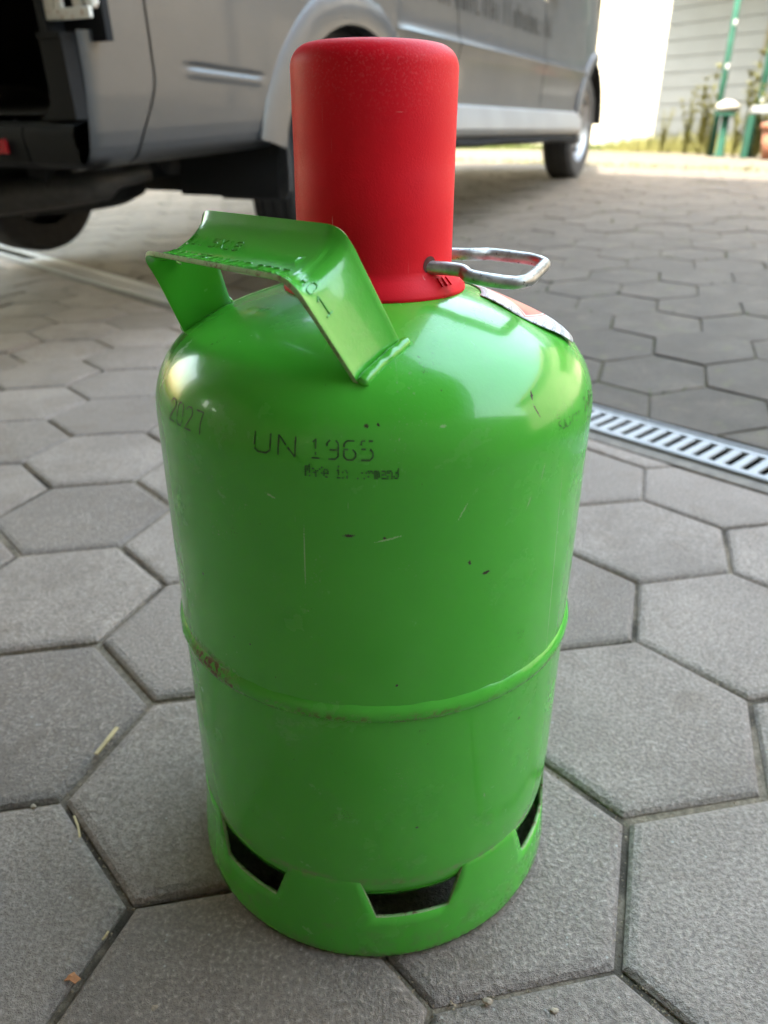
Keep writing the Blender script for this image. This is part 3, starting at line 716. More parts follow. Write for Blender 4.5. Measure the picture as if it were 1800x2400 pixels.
# rear quarter panel with a finer grid for its pressed rib
def fine_panel(name, s0, s1):
    zs = [.478 + .004 * k for k in range(80)] + [.80 + .064 * k for k in range(21)]; NZ = len(zs) - 1; ns = int((s1 - s0) / .02); V = []; ins = []
    qz = [p[0] for p in QPROF]; qn = [p[1] for p in QPROF]
    for a in range(ns + 1):
        s = s0 + (s1 - s0) * a / ns
        for z in zs:
            n = float(np.interp(z, qz, qn)); ss, zz = s, z
            if s < .06: n -= .012 * ((.06 - s) / .03) ** 2
            k_ = min(1, max(0, (.68 - z) / .19)); k_ = k_ * k_ * (3 - 2 * k_); ss -= .085 * k_ * max(0, 1 - abs(s - .246) / .26)
            if .36 < s < .71:
                zl = .694 - (s - .36) * .075; e = z - zl; w = min(1, (s - .36) / .03, (.71 - s) / .02); n += w * (.0028 * math.exp(-((e + .012) / .010) ** 2) - .0055 * math.exp(-((e - .004) / .006) ** 2))
            L = math.hypot(s - RW[0], z - RW[1]); f = False
            if L < RWR: f = True; ss, zz = RW[0] + (s - RW[0]) / L * RWR, RW[1] + (z - RW[1]) / L * RWR
            if s < .115 and z > .760: f = True
            V.append(vv(ss, n, zz)); ins.append(f)
    nv = NZ + 1; F = [q for a in range(ns) for j in range(nv - 1) for q in [(a * nv + j, (a + 1) * nv + j, (a + 1) * nv + j + 1, a * nv + j + 1)] if not all(ins[k] for k in q)]
    mb = MB(); mb.add(V, F); o = mb.build(name, m_van, van, True); return o
def ncorner(s): return -(.10 - math.sqrt(max(0, .10 ** 2 - (.10 - s) ** 2))) if s < .1 else 0
fine_panel("rear_corner_panel", .030, .242); fine_panel("rear_quarter_panel", .250, 1.60)
side_panel("side_panel", 1.60, 2.222, 6); side_panel("sliding_door", 2.232, 3.55, 6); side_panel("front_door", 3.56, 4.55, 6); side_panel("front_wing", 4.555, 5.62); o = side_panel("sill_panel", 1.60, 4.552, 0, 6); o.data.materials[0] = m_sill
def arch(name, w, r0, r1, prot, a0, a1):
    mb = MB(); prof = [(r0, -.03), (r0 - .002, prot * .9), (r0 + (r1 - r0) * .2, prot), (r0 + (r1 - r0) * .75, prot * .75), (r1, .001), (r1, -.02)]
    V = []; F = []; n = 60
    for k in range(n + 1):
        a = R_(a0 + (a1 - a0) * k / n)
        for r, h_ in prof:
            s = w[0] + r * math.cos(a); z = w[1] + r * math.sin(a); nb_ = -.55 * ((s - 4.7) / .95) ** 2 if s > 4.7 else 0
            V.append(vv(s, h_ + nb_ + (-.006 if z > .9 else 0), z))
    m = len(prof); F = [(k * m + i, (k + 1) * m + i, (k + 1) * m + i + 1, k * m + i + 1) for k in range(n) for i in range(m - 1)]
    mb.add(V, F); o = mb.build(name, m_van, van, True); autosmooth(o, 40)
arch("wheel_arch", RW, .488, .595, .020, 15, 163); arch("wheel_arch", FW, .425, .475, .020, -5, 190)
for (ws, wz), wr in ((RW, RWR), (FW, FWR)):                        # wheel housings
    mb = MB(); V = []; n = 40
    for k in range(n + 1):
        a = R_(0 + 180 * k / n); 
        for nn in (-.005, -.40): V.append(vv(ws + (wr + .004) * math.cos(a), nn - (.03 if ws > 3 else 0), wz + (wr + .004) * math.sin(a)))
    mb.add(V, [(2 * k, 2 * k + 2, 2 * k + 3, 2 * k + 1) for k in range(n)]); mb.box(vv(ws, -.41, wz + .30), (2 * wr * .95, .01, .56), VAX); mb.build("wheel_housing", m_under, van)
def wheel(s, n, z, r=.345, w=.215, side=1):
    axw = (VF, VU, VN * side)
    mb = MB(); h_ = w / 2
    mb.lathe([(r * .66, -h_ * .9), (r * .80, -h_), (r * .93, -h_ * .95), (r * .985, -h_ * .78), (r, -h_ * .6), (r, -.052), (r - .008, -.050), (r - .008, -.040), (r, -.038), (r, -.006), (r - .008, -.004), (r - .008, .004), (r, .006), (r, .038), (r - .008, .040), (r - .008, .050), (r, .052), (r, h_ * .6), (r * .985, h_ * .78), (r * .93, h_ * .95), (r * .80, h_), (r * .66, h_ * .9)], 72, vv(s, n, z), axw)
    ty = mb.build("wheel", m_rubber, van); recalc(ty); autosmooth(ty, 35)
    mb = MB(); mb.lathe([(r * .67, h_ * .86), (r * .64, h_ * .78), (r * .60, h_ * .35), (r * .50, h_ * .30), (r * .36, h_ * .55), (r * .22, h_ * .62), (r * .14, h_ * .60), (r * .13, h_ * .75), (.001, h_ * .75)], 48, vv(s, n, z), axw); rim = mb.build("rim", m_rim, ty, True); recalc(rim)
    for k in range(10):
        a = 2 * math.pi * k / 10; mb = MB(); c = vv(s, n, z) + (VF * math.cos(a) + VU * math.sin(a)) * r * .44 + VN * side * (h_ * .45)
        mb.lathe([(.022, -.005), (.022, .012), (.001, .012)], 10, c, axw); mb.build("rim_hole_shade", m_dark, ty)  # near-black discs on the rim paint the shade of its holes
wheel(RW[0], -.135, RW[1]); wheel(FW[0], -.170, FW[1] - .0); wheel(RW[0], -1.74, RW[1], side=-1); wheel(FW[0], -1.72, FW[1], side=-1)
# floor pan, far side, roof, nose, cargo interior
mb = MB(); mb.box(vv(2.75, -.95, .50), (5.3, 1.72, .05), VAX); mb.build("floor_pan", m_under, van)
mb = MB(); mb.box(vv(2.5, -.95, .41), (4.8, .10, .12), VAX); mb.box(vv(2.6, -.55, .43), (4.6, .07, .10), VAX); mb.box(vv(2.6, -1.4, .43), (4.6, .07, .10), VAX); mb.build("chassis_rail", m_under, van)
mb = MB(); mb.box(vv(2.6, -1.90, 1.12), (5.1, .03, 1.20), VAX); mb.build("far_side_panel", m_van, van)
mb = MB(); mb.grid(lambda u, v: vv(.02 + 4.0 * u, -.36 - 1.25 * v, 2.08 + .06 * math.sin(math.pi * v)), 8, 8); mb.build("roof", m_van, van, True)
mb = MB(); mb.grid(lambda u, v: vv(4.02 + .9 * u, -.36 - .1 * u - (1.25 - .0 * u) * v, 2.10 - .95 * u + .04 * math.sin(math.pi * v)), 8, 8); mb.build("windscreen", m_glass, van, True)
mb = MB(); mb.grid(lambda u, v: vv(4.92 + .70 * math.sin(u * 1.5708), -.45 - 1.05 * v, 1.15 - .12 * u - .75 * u ** 4), 10, 8); mb.build("bonnet", m_van, van, True)
mb = MB(); mb.grid(lambda u, v: (lambda s, z: vv(s, float(np.interp(z, [p[0] for p in NPROF], [p[1] for p in NPROF])) + .004 - (.55 * ((s - 4.7) / .95) ** 2 if s > 4.7 else 0), z))(3.68 + .85 * u - .0 * v, 1.28 + (.62 - .35 * u * u) * v), 8, 6); mb.build("door_window", m_glass, van, True)
mb = MB(); mb.box(vv(1.9, -.95, 1.3), (3.5, 1.5, .02), VAX)
mb = MB()
for n0, n1, z0, z1 in ((-.075, -1.80, .60, 2.02),):
    P = lambda s, n, z: vv(s, n, z)
    q = [P(.01, n0, z0), P(.01, n1, z0), P(.01, n1, z1), P(.01, n0, z1), P(3.3, n0, z0), P(3.3, n1, z0), P(3.3, n1, z1), P(3.3, n0, z1)]
    mb.add(q, [(0, 1, 5, 4), (1, 2, 6, 5), (2, 3, 7, 6), (3, 0, 4, 7), (4, 5, 6, 7)])
mb.build("cargo_interior", simple("dark_cargo_lining", (.008, .009, .012), .8, 0, .2, 4), van)
# rear: black bumper, pillar, reflector, hinge pocket
mb = MB()
prof = [(.478, .10), (.484, .02), (.50, -.025), (.56, -.032), (.578, -.025), (.588, .03)]
V = []; ks = [-.012, -.05, -.10, -.17, -.174, -.178, -.4, -.9, -1.5, -1.85]
for n in ks:
    for z, s in prof: V.append(vv(s + (.004 if abs(n + .174) < .001 else 0), n, z))
m = len(prof); mb.add(V, [(k * m + i, (k + 1) * m + i, (k + 1) * m + i + 1, k * m + i + 1) for k in range(len(ks) - 1) for i in range(m - 1)])
o = mb.build("rear_bumper", m_blackp, van, True); recalc(o); autosmooth(o, 35)
mb = MB(); mb.box(vv(-.034, -.262, .535), (.008, .062, .032), VAX); bevel(mb.build("rear_reflector", simple("red_reflector", (.42, .004, .010), .2), van), .003)
def rr_pillar():
    V = []; pts = [(-.012, .59), (-.012, .755), (-.078, .755), (-.079, .66), (-.082, .63), (-.090, .612), (-.105, .600), (-.125, .592), (-.125, .590)]
    mb = MB(); A = [vv(-.012, n, z) for n, z in pts]; B = [vv(.06, n, z) for n, z in pts]; k = len(pts)
    mb.add(A + B, [tuple(range(k))] + [(i, (i + 1) % k, (i + 1) % k + k, i + k) for i in range(k)]); return mb
o = rr_pillar().build("rear_pillar", m_blackp, van); recalc(o)
mb = MB(); mb.box(vv(.075, -.055, 1.05), (.02, .20, .62), VAX); mb.box(vv(.05, -.045, .752), (.13, .07, .010), VAX); mb.box(vv(.112, -.02, 1.05), (.006, .06, .60), VAX); mb.build("hinge_pocket", m_blackp, van)
def hinge_mat():
    t = NT("rusty_white_hinge"); c = t.coord(); n = t.noise(c, 55, 5, .7)
    return t.out(t.mix(t.ramp(n, .55, .66), (.74, .73, .69), t.mix(t.noise(c, 160, 3), (.22, .08, .03), (.50, .26, .11))), .5)
hm = hinge_mat()
hinge = MB(); hinge.box(vv(.020, -.030, .90), (.012, .020, .24), VAX); hinge.box(vv(.020, .002, .790), (.012, .11, .022), VAX); hinge.box(vv(.024, -.062, .90), (.014, .030, .24), VAX); hinge.box(vv(.026, .018, .90), (.012, .024, .20), VAX)
ho = hinge.build("door_hinge", hm, van); bevel(ho, .004, 3)
for z in (.828, .90):
    mb = MB(); mb.lathe([(.001, .018), (.012, .018), (.015, .012), (.015, -.02), (.010, -.03)], 16, vv(.035, .048, z), (VF, VN, VU)); ob = mb.build("hinge_pin", hm, ho, True); recalc(ob)
mb = MB(); mb.lathe([(.001, .004), (.010, .004), (.012, 0), (.012, -.01)], 16, vv(.015, -.056, .845), (VN, VU, -VF)); recalc(mb.build("hinge_bolt", simple("rust", (.16, .06, .025), .8), ho))
for z0, z1, nm_, cl in ((.965, 1.055, "red_lamp_lens", (.62, .03, .015)), (1.057, 1.14, "clear_lamp_lens", (.75, .75, .72)), (1.142, 1.32, "dark_red_lamp_lens", (.30, .01, .01))):
    mb = MB(); mb.box(vv(.060, .006, (z0 + z1) / 2), (.135, .022, z1 - z0), VAX); bevel(mb.build("tail_lamp", simple(nm_, cl, .15), van), .006)
mb = MB(); mb.lathe([(.001, -.06), (.20, -.06), (.28, -.085), (.335, -.06), (.345, 0), (.335, .06), (.28, .085), (.001, .085)], 40, vv(.62, -.90, .385), (VF, VN, VU)); o = mb.build("added_spare_wheel", m_under, van); recalc(o); autosmooth(o, 35)  # wheel added under the rear to block light and darken the ground
mb = MB(); mb.box(vv(1.75, -1.0, .38), (.7, .8, .22), VAX); bevel(mb.build("added_fuel_tank", m_under, van), .03)  # tank added under the floor to darken the ground below
# mudflap, muffler, sill board, door handle, lettering
mb = MB(); V = []; pts = [(-.005, .60), (-.005, .40), (-.008, .350), (-.025, .327), (-.05, .317), (-.28, .317), (-.315, .34), (-.32, .60)]
A = [vv(.815, n, z) for n, z in pts]; B = [vv(.830, n, z) for n, z in pts]; k = len(pts)
mb.add(A + B, [tuple(range(k)), tuple(range(k, 2 * k))[::-1]] + [(i, i + k, (i + 1) % k + k, (i + 1) % k) for i in range(k)]); o = mb.build("mud_flap", m_rubber, van); recalc(o); bevel(o, .004)
mb = MB(); mb.tube(smoothpath([vv(.55, -.35, .43), vv(.40, -.45, .40), vv(.28, -.70, .37), vv(.24, -1.0, .345)], 5), [.03] * 4 + [.052] * 9 + [.03] * 3, 18); mb.build("silencer", simple("exhaust_steel", (.06, .058, .055), .5, .4, .25, 20), van, True)
mb = MB(); mb.tube(smoothpath([vv(.60, -.30, .44), vv(.75, -.45, .46), vv(1.1, -.6, .46), vv(2.5, -.62, .43)], 5), .03, 12); mb.tube([vv(1.24, -.25, .335), vv(1.24, -1.65, .335)], .06, 12); mb.build("rear_axle", m_under, van, True)
mb = MB(); V = []
for k in range(30):
    s = 1.78 + 2.62 * k / 29; z = zline(.425, s); w = .004 * math.sin(s * 7)
    for dn, dz in ((-.10, .03), (.005, .022 + w), (.022, .008 + w), (.012, -.012 + w), (-.10, -.02)): V.append(vv(s, dn, z + dz))
mb.add(V, [(k * 5 + i, (k + 1) * 5 + i, (k + 1) * 5 + i + 1, k * 5 + i + 1) for k in range(29) for i in range(4)]); o = mb.build("sill_board", m_blackp, van, True); recalc(o)
rl = random.Random(3); s = 1.78; m_vinyl = simple("grey_vinyl", (.008, .009, .010), .6)
while s < 3.72:                                                     # blurred company lettering: illegible in the photograph
    w = rl.choice((.05, .06, .07, .075)); zb = zline(.955, s) - .004; hh = rl.choice((.075, .075, .11, .11))
    if True:
        mb = MB()
        def stroke(sa, za, sb, zb_, t=.014):
            n_ = float(np.interp(.98, [p[0] for p in NPROF], [p[1] for p in NPROF])) + .004
            mb.add([vv(sa, n_, za), vv(sa + t, n_, za), vv(sb + t, n_ - .002, zb_), vv(sb, n_ - .002, zb_)], [(0, 1, 2, 3)])
        stroke(s, zb, s, zb + hh)
        if rl.random() < .7: stroke(s + w * .6, zb, s + w * .6, zb + .075)
        if rl.random() < .6:
            n_ = float(np.interp(.98, [p[0] for p in NPROF], [p[1] for p in NPROF])) + .0035; zz = zb + rl.choice((.0, .032, .062)); mb.add([vv(s, n_, zz), vv(s + w * .65, n_, zz), vv(s + w * .65, n_, zz + .012), vv(s, n_, zz + .012)], [(0, 1, 2, 3)])
        mb.build("side_letter", m_vinyl, van)
    s += w + .022
mb = MB(); mb.box(vv(3.72, .012, 1.08), (.16, .035, .03), VAX); bevel(mb.build("door_handle", m_blackp, van), .006)

# ---------------------------------------------------------------- the canopy and building the camera stands by
m_wall = simple("dim_plaster", (.46, .43, .40), .9, 0, .2, 2, .1)
m_ceil = simple("dark_ceiling_boards", (.30, .27, .24), .85, 0, .2, 3)
RA = R_(48); RN = Vector((math.sin(RA), math.cos(RA), 0)); RD = Vector((RN.y, -RN.x, 0)); R0 = RN * 1.38; rax = (RD, RN, Vector((0, 0, 1)))
CZ = 3.1; UTOP = .28 + 4.2 / (math.cos(SUN_AZ - math.pi - RA) / math.tan(SUN_EL)); WY = -5.5; WTOP = 5.1
mb = MB(); mb.box(R0 - RN * 4.5 + Vector((0, 0, CZ + .15)), (12.6, 9.0, .3), rax); mb.box(R0 - RN * 4.6 + Vector((0, 0, (CZ + .3 + UTOP) / 2)), (12.6, 9.16, UTOP - CZ - .3 - .004), rax); tag(mb.build("canopy_ceiling", m_ceil), kind='structure', label="dark canopy overhead")
def wall_with_windows(name, label, p0, d, L, H, wins, th=.3):
    """wall from p0 along d; windows (start, end, z0, z1) are real openings"""
    n = Vector((-d.y, d.x, 0)); axw = (d, n, Vector((0, 0, 1))); mb = MB(); x = 0.
    for a_, b_, z0, z1 in wins + [(L, L, 0, 0)]:
        if a_ > x: mb.box(p0 + d * (x + a_) / 2 + Vector((0, 0, H / 2 - .06)), (a_ - x, th, H), axw)
        if b_ > a_:
            mb.box(p0 + d * (a_ + b_) / 2 + Vector((0, 0, z0 / 2 - .06)), (b_ - a_, th, z0), axw); mb.box(p0 + d * (a_ + b_) / 2 + Vector((0, 0, (z1 + H) / 2 - .06)), (b_ - a_, th, H - z1), axw)
        x = b_
    return tag(mb.build(name, m_wall), kind='structure', label=label)
wall_with_windows("side_wall", "side wall with narrow windows", Vector((-4.35, WY + .4, 0)), Vector((0, 1, 0)), 7.5, 3.06, [(5.2, 5.45, 1.5, 2.2), (5.75, 6.0, 1.4, 2.2)])
mb = MB(); pw = Vector((.978, .208, 0)); mb.box(Vector((.27, -.80, .645)) + pw * 1.1, (4.4, .20, 1.31), (pw, Vector((-.208, .978, 0)), Vector((0, 0, 1)))); tag(bevel(mb.build('added_low_screen', simple('screen_brown', (.26, .22, .18), .8, 0, .3, 6)), .01), kind='structure', label='unseen low screen added behind the camera to shade the near paving')  # unseen screen added to shade the near floor and bounce light forward
bd = Vector((math.cos(R_(-12)), math.sin(R_(-12)) * -1, 0)); bd = Vector((1, .10, 0)).normalized()
wall_with_windows("rear_wall", "rear building wall behind the yard", Vector((-5.2, WY - .3, 0)), bd, 22, WTOP, [(1.3, 1.55, 1.7, 2.4), (1.8, 2.05, 1.7, 2.4)])

# ---------------------------------------------------------------- background buildings
def bpt(px, dist, z): # a point at picture column px and forward distance
    return Vector(((px - 900) / 1770 * (dist * math.cos(PITCH) + (CAM_H - z) * math.sin(PITCH)), dist, z))
ZG = G(9)
gA = bpt(1522, 13.2, ZG); gd = Vector((.60, -.80, 0)); gn = Vector((-.80, -.60, 0)); Z1 = Vector((0, 0, 1))
gb = empty("clad_building", gA); tag(gb, "light grey clad building with a bare upper wall behind the weeds", "building")
m_clad = simple("grey_cladding", (.13, .142, .155), .6, 0, .05, 3); m_gwall = simple("grey_render", (.15, .158, .17), .8, 0, .06, 2)
gax = (gd, gn, Z1); WL = 7.5
mb = MB(); mb.box(gA + gd * WL / 2 - gn * 2.0 + Z1 * 2.4, (WL, 4.0 - .03, 4.8), gax); mb.build("wall", m_gwall, gb)
for k in range(11):
    mb = MB(); z0, z1 = .04 + .205 * k, .04 + .205 * k + .20; A = gA + Z1 * z0; 
    P = [A + gn * .040, A + gd * WL + gn * .040, A + gd * WL + gn * .025 + Z1 * (z1 - z0), A + gn * .025 + Z1 * (z1 - z0), A - gn * .008, A + gd * WL - gn * .008, A + gd * WL - gn * .008 + Z1 * (z1 - z0), A - gn * .008 + Z1 * (z1 - z0)]
    mb.add(P, [(0, 1, 2, 3), (0, 4, 5, 1), (2, 6, 7, 3), (0, 3, 7, 4), (1, 5, 6, 2)]); mb.build("plank", m_clad, gb)
mb = MB(); mb.box(gA + gd * WL / 2 - gn * 2.0 + Z1 * 4.9, (WL + .4, 4.4, .16), gax); mb.build("roof", m_under, gb)
mb = MB(); mb.box(gA + gd * WL / 2 + gn * .95 + Z1 * 3.1, (WL + .6, 1.9, .12), gax); mb.build("added_shade_roof", m_under, gb)  # roof added above the view so the clad wall stays in shade
for k in (.1, WL - .1):
    mb = MB(); mb.box(gA + gd * k + gn * 1.8 + Z1 * 1.52, (.10, .10, 3.04), gax); mb.build("shade_roof_post", m_under, gb)  # posts made up to carry the added shade roof
mb = MB(); mb.box(gA + gd * 1.62 + gn * .075 + Z1 * 1.62, (.05, .05, .86), gax); mb.box(gA + gd * 1.69 + gn * .075 + Z1 * 2.05, (.13, .05, .05), gax); mb.build("door_bar", simple("weathered_bar", (.11, .10, .06), .7), gb)
yA = bpt(1380, 15.5, ZG); yb = empty("cream_building", yA); tag(yb, "sunlit cream building between the van's nose and the grey clad wall", "building")
m_cream = simple("cream_render", (.78, .72, .56), .85, 0, .04, 1.5); m_creamp = simple("cream_boards", (.74, .69, .56), .8, 0, .05, 2)
yd = Vector((.97, .24, 0)).normalized(); yn = Vector((yd.y, -yd.x, 0)); yax = (yd, yn, Z1)
mb = MB(); mb.box(yA - yd * 4 - yn * 2 + Z1 * 2.9, (14, 3.94, 5.8), yax); mb.build("wall", m_cream, yb)
for k in range(7):
    mb = MB(); mb.box(yA - yd * 4 + Z1 * (.20 + .30 * k), (14, .03, .285), yax); bevel(mb.build("plank", m_creamp, yb), .008)
mb = MB(); mb.box(yA - yd * 4 - yn * 2 + Z1 * 5.9, (14.5, 4.6, .18), yax); mb.build("roof", m_under, yb)
# brick house to the right: its colour shows in the van's flank
m_brick = simple("peach_render", (.42, .365, .29), .85, 0, .12, 3, .2)
hA = Vector((8.6, 4.2, ZG)); hb = empty("peach_house", hA); tag(hb, "peach rendered house right of the yard, mirrored in the van", "building")
hd = Vector((.40, -.917, 0)); hn = Vector((-.917, -.40, 0)); hax = (hd, hn, Z1)
mb = MB(); mb.box(hA - hn * 3 + Z1 * 2.6, (11, 6, 5.2), hax); mb.build("wall", m_brick, hb)
mb = MB(); e = 3.4
P = [hA + hd * a + hn * b + Z1 * c for a in (-5.8, 5.8) for b, c in ((.4, 5.15), (-3, 7.6), (-6.4, 5.15))]
mb.add(P, [(0, 1, 4, 3), (1, 2, 5, 4), (0, 2, 1), (3, 4, 5), (0, 3, 5, 2)]); mb.build("roof", simple("roof_tiles", (.22, .09, .06), .8, 0, .2, 8), hb)

# ---------------------------------------------------------------- fence posts and clutter in front of the clad wall
m_gpost = simple("green_post_paint", (.010, .045, .030), .8, 0, .15, 9, 0., .15)
def gp(px, dist): p = bpt(px, dist, ZG); return p
def post(px, dist, hgt, label, lean=0.):
    b = gp(px, dist); o = empty("fence_post", b); tag(o, label, "fence post", "green fence posts")
    mb = MB(); mb.tube([b, b + Vector((lean, 0, hgt))], .032, 14); mb.build("tube", m_gpost, o, True)
    mb = MB(); mb.lathe([(.036, hgt - .03), (.036, hgt + .005), (.02, hgt + .022), (.001, hgt + .024)], 14, b + Vector((lean, 0, 0))); mb.build("cap", m_gpost, o, True)
    for k in range(3):
        mb = MB(); mb.box(b + Vector((lean * (.3 + .25 * k), -.034, hgt * (.3 + .25 * k))), (.03, .012, .05)); mb.build("clip", m_zinc, o)
    return b
post(1660, 9.6, 1.62, "tall green fence post beside the white boulder", .0)
post(1752, 9.0, 1.80, "green fence post at the right edge behind the white bench board")
def rock(loc, sx, sy, sz, seed, mat, name, parent=None):
    r2 = np.random.default_rng(seed); mb = MB(); nu, nv = 14, 9; ph = r2.uniform(0, 6, 8)
    def f(u, v):
        a = 2 * math.pi * u; b = math.pi * (v - .5)
        k = 1 + .12 * math.sin(2 * a + ph[0]) * math.cos(b) + .09 * math.sin(3 * a + ph[1] + 2 * b) + .06 * math.sin(5 * a + ph[2])
        return Vector(loc) + Vector((sx * k * math.cos(a) * math.cos(b), sy * k * math.sin(a) * math.cos(b), sz * (1 + k * math.sin(b))))
    mb.grid(f, nu, nv); o = mb.build(name, mat, parent, True); recalc(o); return o
m_white = simple("white_stone", (.20, .19, .17), .8, 0, .12, 14, .2)
st = gp(1680, 9.3); stn = empty("pipe_stand", st); tag(stn, "short green pipe stand carrying the white boulder", "stand")
mb = MB(); mb.lathe([(.001, .0), (.075, .0), (.075, .012), (.042, .02), (.040, .40)], 16, st); mb.build("stem", m_gpost, stn, True)
mb = MB(); mb.lathe([(.001, .40), (.12, .40), (.125, .41), (.12, .425), (.001, .425)], 20, st); mb.build("plate", m_gpost, stn)
tag(rock(st + Vector((0, 0, .425)), .135, .12, .062, 5, m_white, "boulder"), "white rounded boulder lying on the green pipe stand", "stone")
bn = gp(1790, 8.6); bench = empty("garden_bench", bn); tag(bench, "white board bench at the right edge in front of the fence", "bench")
bdx = Vector((.96, -.28, 0)); bax = (bdx, Vector((.28, .96, 0)), Z1)
mb = MB(); mb.box(bn + Z1 * .44, (.46, .20, .07), bax); bevel(mb.build("seat_board", simple("white_board", (.15, .16, .165), .6), bench), .01)
for k in (-1, 1):
    mb = MB(); mb.box(bn + bdx * .22 * k + Z1 * .195, (.05, .20, .39), bax); bevel(mb.build("leg", m_gpost, bench), .006)
pp = gp(1800, 8.1); pt_ = empty("terracotta_pot", pp); tag(pt_, "orange terracotta pot at the right edge below the white bench", "pot")
m_terra = simple("terracotta", (.20, .075, .04), .8, 0, .15, 10)
mb = MB(); mb.lathe([(.001, .0), (.085, .0), (.12, .26), (.115, .26), (.08, .03), (.001, .03)], 24, pp); recalc(mb.build("vessel", m_terra, pt_, True))
mb = MB(); mb.lathe([(.118, .255), (.138, .258), (.142, .31), (.128, .315), (.120, .26)], 24, pp, None, True); recalc(mb.build("rim", m_terra, pt_, True))

# ---------------------------------------------------------------- grasses
def leafmat(name, a, b):
    t = NT(name); c = t.coord(); return t.out(t.mix(t.noise(c, 3, 3), a, b), .7, 0, .2)
m_grass = leafmat("yellow_green_grass", (.10, .11, .03), (.16, .145, .05)); m_grass2 = leafmat("fresh_grass", (.05, .08, .016), (.08, .10, .026))
def blade(mb, b, h_, w, lean, az):
    d = Vector((math.cos(az), math.sin(az), 0)); s = Vector((-d.y, d.x, 0)) * w; P = []
    for k, t in enumerate((0, .4, .75)): c = b + Z1 * h_ * t * (1 - .15 * lean * t) + d * h_ * lean * t * t; P += [c - s * (1 - t * .7), c + s * (1 - t * .7)]
    P.append(b + Z1 * h_ * (1 - .15 * lean) + d * h_ * lean); mb.add(P, [(0, 1, 3, 2), (2, 3, 5, 4), (4, 5, 6)])
def strip(name, mat, label, A, B, n, wid, hmin, hmax):
    mb = MB()
    for _ in range(n):
        t = random.random(); p = A.lerp(B, t) + Vector((random.gauss(0, wid), random.gauss(0, wid), 0)); p.z = G(dd(p.x, p.y)) - .01
        blade(mb, p, random.uniform(hmin, hmax) * (.5 + .5 * abs(math.sin(t * 37) * math.sin(t * 91 + 1))), random.uniform(.003, .007), random.uniform(.1, .8), random.uniform(0, 6.28))
    return tag(mb.build(name, mat), label, "grass", None, 'stuff')
strip("grass_verge", m_grass, "yellow green grass along the foot of the grey clad wall", gA + gn * .30 - gd * .3, gA + gd * 5.5 + gn * .30, 9000, .20, .10, .42)
strip("grass_verge", m_grass2, "green grass along the foot of the cream building", yA + yn * .25 - yd * 9, yA + yn * .25 + yd * 2.6, 7000, .16, .08, .30)
strip("grass_edge", m_grass, "thin grass growing where paving meets pale concrete", wpos(-9, 4.86), wpos(2, 4.86), 2600, .09, .02, .07)
mb = MB(); cnt = 0                                                  # moss and grass growing in the outside joints
for dist, c, d in outside:
    if dist > 6 or d < .25: continue
    for k in range(6):
        if random.random() < .10:
            p, q = c + hexpoly[k], c + hexpoly[(k + 1) % 6]
            for _ in range(random.randint(4, 14)):
                r_ = p.lerp(q, random.betavariate(1, 2)); blade(mb, Vector((r_.x + random.gauss(0, .004), r_.y + random.gauss(0, .004), G(dd(r_.x, r_.y)) - .008)), random.uniform(.008, .024), random.uniform(.0012, .0025), random.uniform(.2, 1.2), random.uniform(0, 6.28))
tag(mb.build("joint_grass", m_grass2), "small green tufts in the joints of the outside paving", "grass", None, 'stuff')
def weed(px, dist, h_, label, seed):
    r2 = random.Random(seed); b = gp(px, dist); o = empty("tall_weed", b); tag(o, label, "weed", "tall weeds by the clad wall")
    mb = MB(); tips = []
    for k in range(4):
        a = r2.uniform(0, 6.28); t = Vector((math.cos(a), math.sin(a), 0)) * h_ * r2.uniform(.05, .22); hh = h_ * r2.uniform(.6, 1); pts = smoothpath([b, b + t * .3 + Z1 * hh * .5, b + t + Z1 * hh], 4)
        mb.tube(pts, [.007 * (1 - .7 * i / (len(pts) - 1)) for i in range(len(pts))], 6); tips.append(pts)
    mb.build("stem", m_grass, o)
    mb = MB()
    for pts in tips:
        for i in range(90):
            f = r2.random() ** .7; p = pts[min(len(pts) - 1, int(f * len(pts)))]; a = r2.uniform(0, 6.28); L = h_ * .13 * (1.1 - f * .6) * r2.uniform(.5, 1.2)
            blade(mb, p, L, L * .20, r2.uniform(.5, 1.8), a)
    mb.build("foliage", m_grass, o)
weed(1632, 10.6, 1.05, "tall yellowish weed left of the tall green fence post", 1); weed(1738, 9.4, 1.15, "tall seeding weed between the two green fence posts", 2)
weed(1712, 9.1, .60, "low bushy weed right of the white boulder", 3); weed(1650, 10.0, .55, "low bushy weed left of the pipe stand", 4); weed(1600, 11.2, .80, "slender weed in front of the middle of the grey cladding", 6); weed(1765, 8.8, .75, "weed hanging over the white bench at the right edge", 7); weed(1545, 12.0, .55, "small weed at the left corner of the grey clad wall", 5)

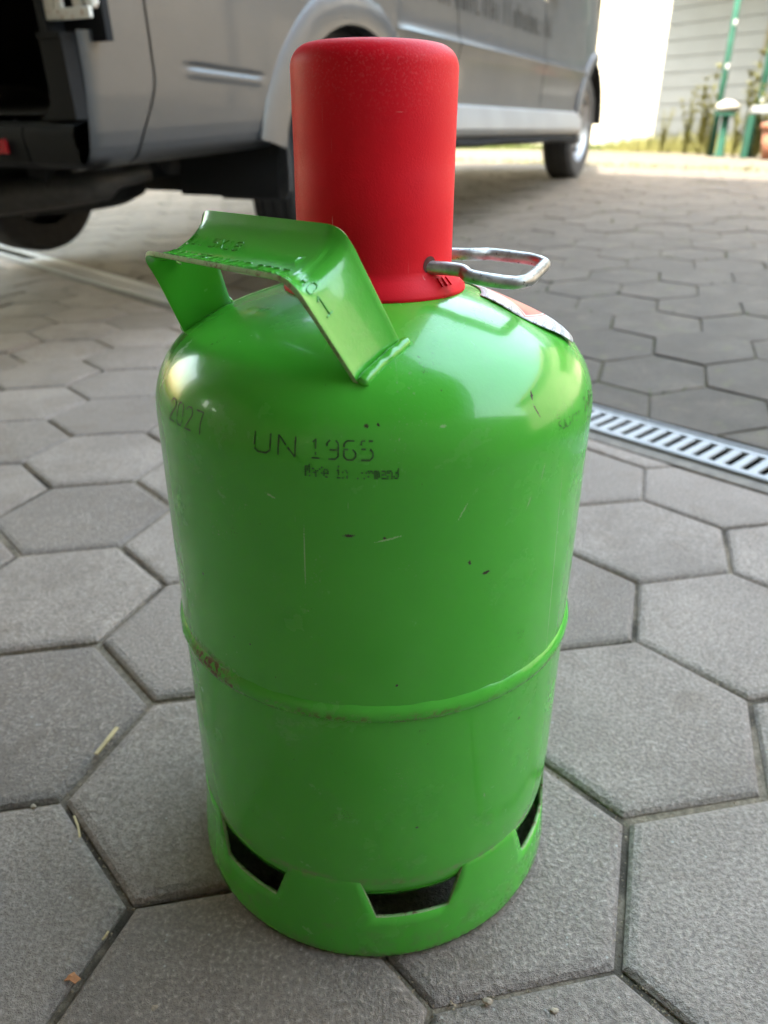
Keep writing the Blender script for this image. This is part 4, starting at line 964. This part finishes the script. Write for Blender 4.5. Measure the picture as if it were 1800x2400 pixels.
# ---------------------------------------------------------------- litter on the paving
def gpt(u, v, z=0):
    x, y = u - 900, v - 1200; c, s = math.cos(ROLL), math.sin(ROLL); X, U = (c * x + s * y) / 1770, -(-s * x + c * y) / 1770
    r = Vector((X, math.cos(PITCH) + U * math.sin(PITCH), U * math.cos(PITCH) - math.sin(PITCH))); t = (z - CAM_H) / r.z; return Vector((0, 0, CAM_H)) + r * t
m_straw = simple("dry_straw", (.55, .42, .22), .7, 0, .15, 60)
def straw(a, b, r, label):
    p, q = gpt(*a), gpt(*b); p.z = .0022; q.z = .0030; mid = (p + q) / 2 + Vector((.001, 0, .001)); mb = MB()
    d = (q - p).normalized(); s = Vector((-d.y, d.x, 0))
    pts = [p, mid, q]; V = []
    for t in pts: V += [t - s * r, t + s * r, t + s * r * .8 + Z1 * r * .7, t - s * r * .8 + Z1 * r * .7]
    mb.add(V, [(0, 1, 5, 4), (1, 2, 6, 5), (2, 3, 7, 6), (3, 0, 4, 7), (4, 5, 9, 8), (5, 6, 10, 9), (6, 7, 11, 10), (7, 4, 8, 11), (3, 2, 1, 0), (8, 9, 10, 11)])
    tag(mb.build("straw_piece", m_straw), label, "straw")
straw((232, 1780), (281, 1718), .0021, "pale flat straw lying along the joint left of the cylinder")
straw((183, 1925), (197, 1976), .0010, "thin straw caught in the joint at lower left")
straw((252, 2215), (266, 2196), .0010, "short straw sliver in the lower left joint")
p = gpt(183, 2304); mb = MB(); V = [(p.x + .006 * math.cos(a) * k, p.y + .005 * math.sin(a) * k, .0015 + .002 * (i % 2)) for i, (a, k) in enumerate([(0, 1), (.9, .5), (1.7, 1), (2.6, .55), (3.5, 1), (4.3, .5), (5.3, .9)])] + [(p.x, p.y, .004)]
V2 = [(x, y, z - .0006) for x, y, z in V]; n7 = 7
mb.add(V + V2, [(i, (i + 1) % n7, n7) for i in range(n7)] + [(n7 + 1 + (i + 1) % n7, n7 + 1 + i, 2 * n7 + 1) for i in range(n7)] + [(i, n7 + 1 + i, n7 + 1 + (i + 1) % n7, (i + 1) % n7) for i in range(n7)])
tag(mb.build("leaf_fragment", simple("orange_leaf", (.48, .20, .08), .7, 0, .2, 200)), "orange brown leaf scrap in the joint at lower left", "leaf")
m_peb = simple("pebble", (.38, .30, .22), .8, 0, .2, 200)
for (u, v, r, lb) in ((1312, 2365, .0027, "small tan pebble on the paver at the bottom right"), (1155, 2345, .0034, "flat grey tan pebble at the paver edge below the cylinder"), (375, 2370, .0030, "pale chip of stone at the bottom left"), (86, 1900, .0028, "pale crumb in the joint at the left edge")):
    p = gpt(u, v); p.z = -.001; tag(rock(p, r, r * .8, r * .5, int(u), m_peb, "pebble"), lb, "pebble", "pebbles on the paving")
mb = MB(); r2 = random.Random(5)                                       # crumbs and sand grains along the near joints
for dist, c, d in inside:
    if dist > 1.15: continue
    for k in range(6):
        p, q = c + hexpoly[k], c + hexpoly[(k + 1) % 6]; dens = r2.choice((5, 10, 30, 60))
        for _ in range(dens):
            t = r2.random(); x = p.lerp(q, t); s = r2.uniform(.0005, .0017); b = Vector((x.x + r2.gauss(0, .0022), x.y + r2.gauss(0, .0022), r2.uniform(-.0075, -.003)))
            v_ = [b + Vector((r2.uniform(-s, s), r2.uniform(-s, s), r2.uniform(-s, s))) for _ in range(4)]; mb.add(v_, [(0, 1, 2), (0, 3, 1), (1, 3, 2), (0, 2, 3)])
t = NT("joint_crumbs"); cc = t.coord(); tm = t.out(t.mix(t.noise(cc, 400, 2), (.10, .075, .05), (.52, .40, .26)), .9)
tag(mb.build("joint_crumbs", tm), "tan sand grains and crumbs in the paver joints", "sand", None, 'stuff')
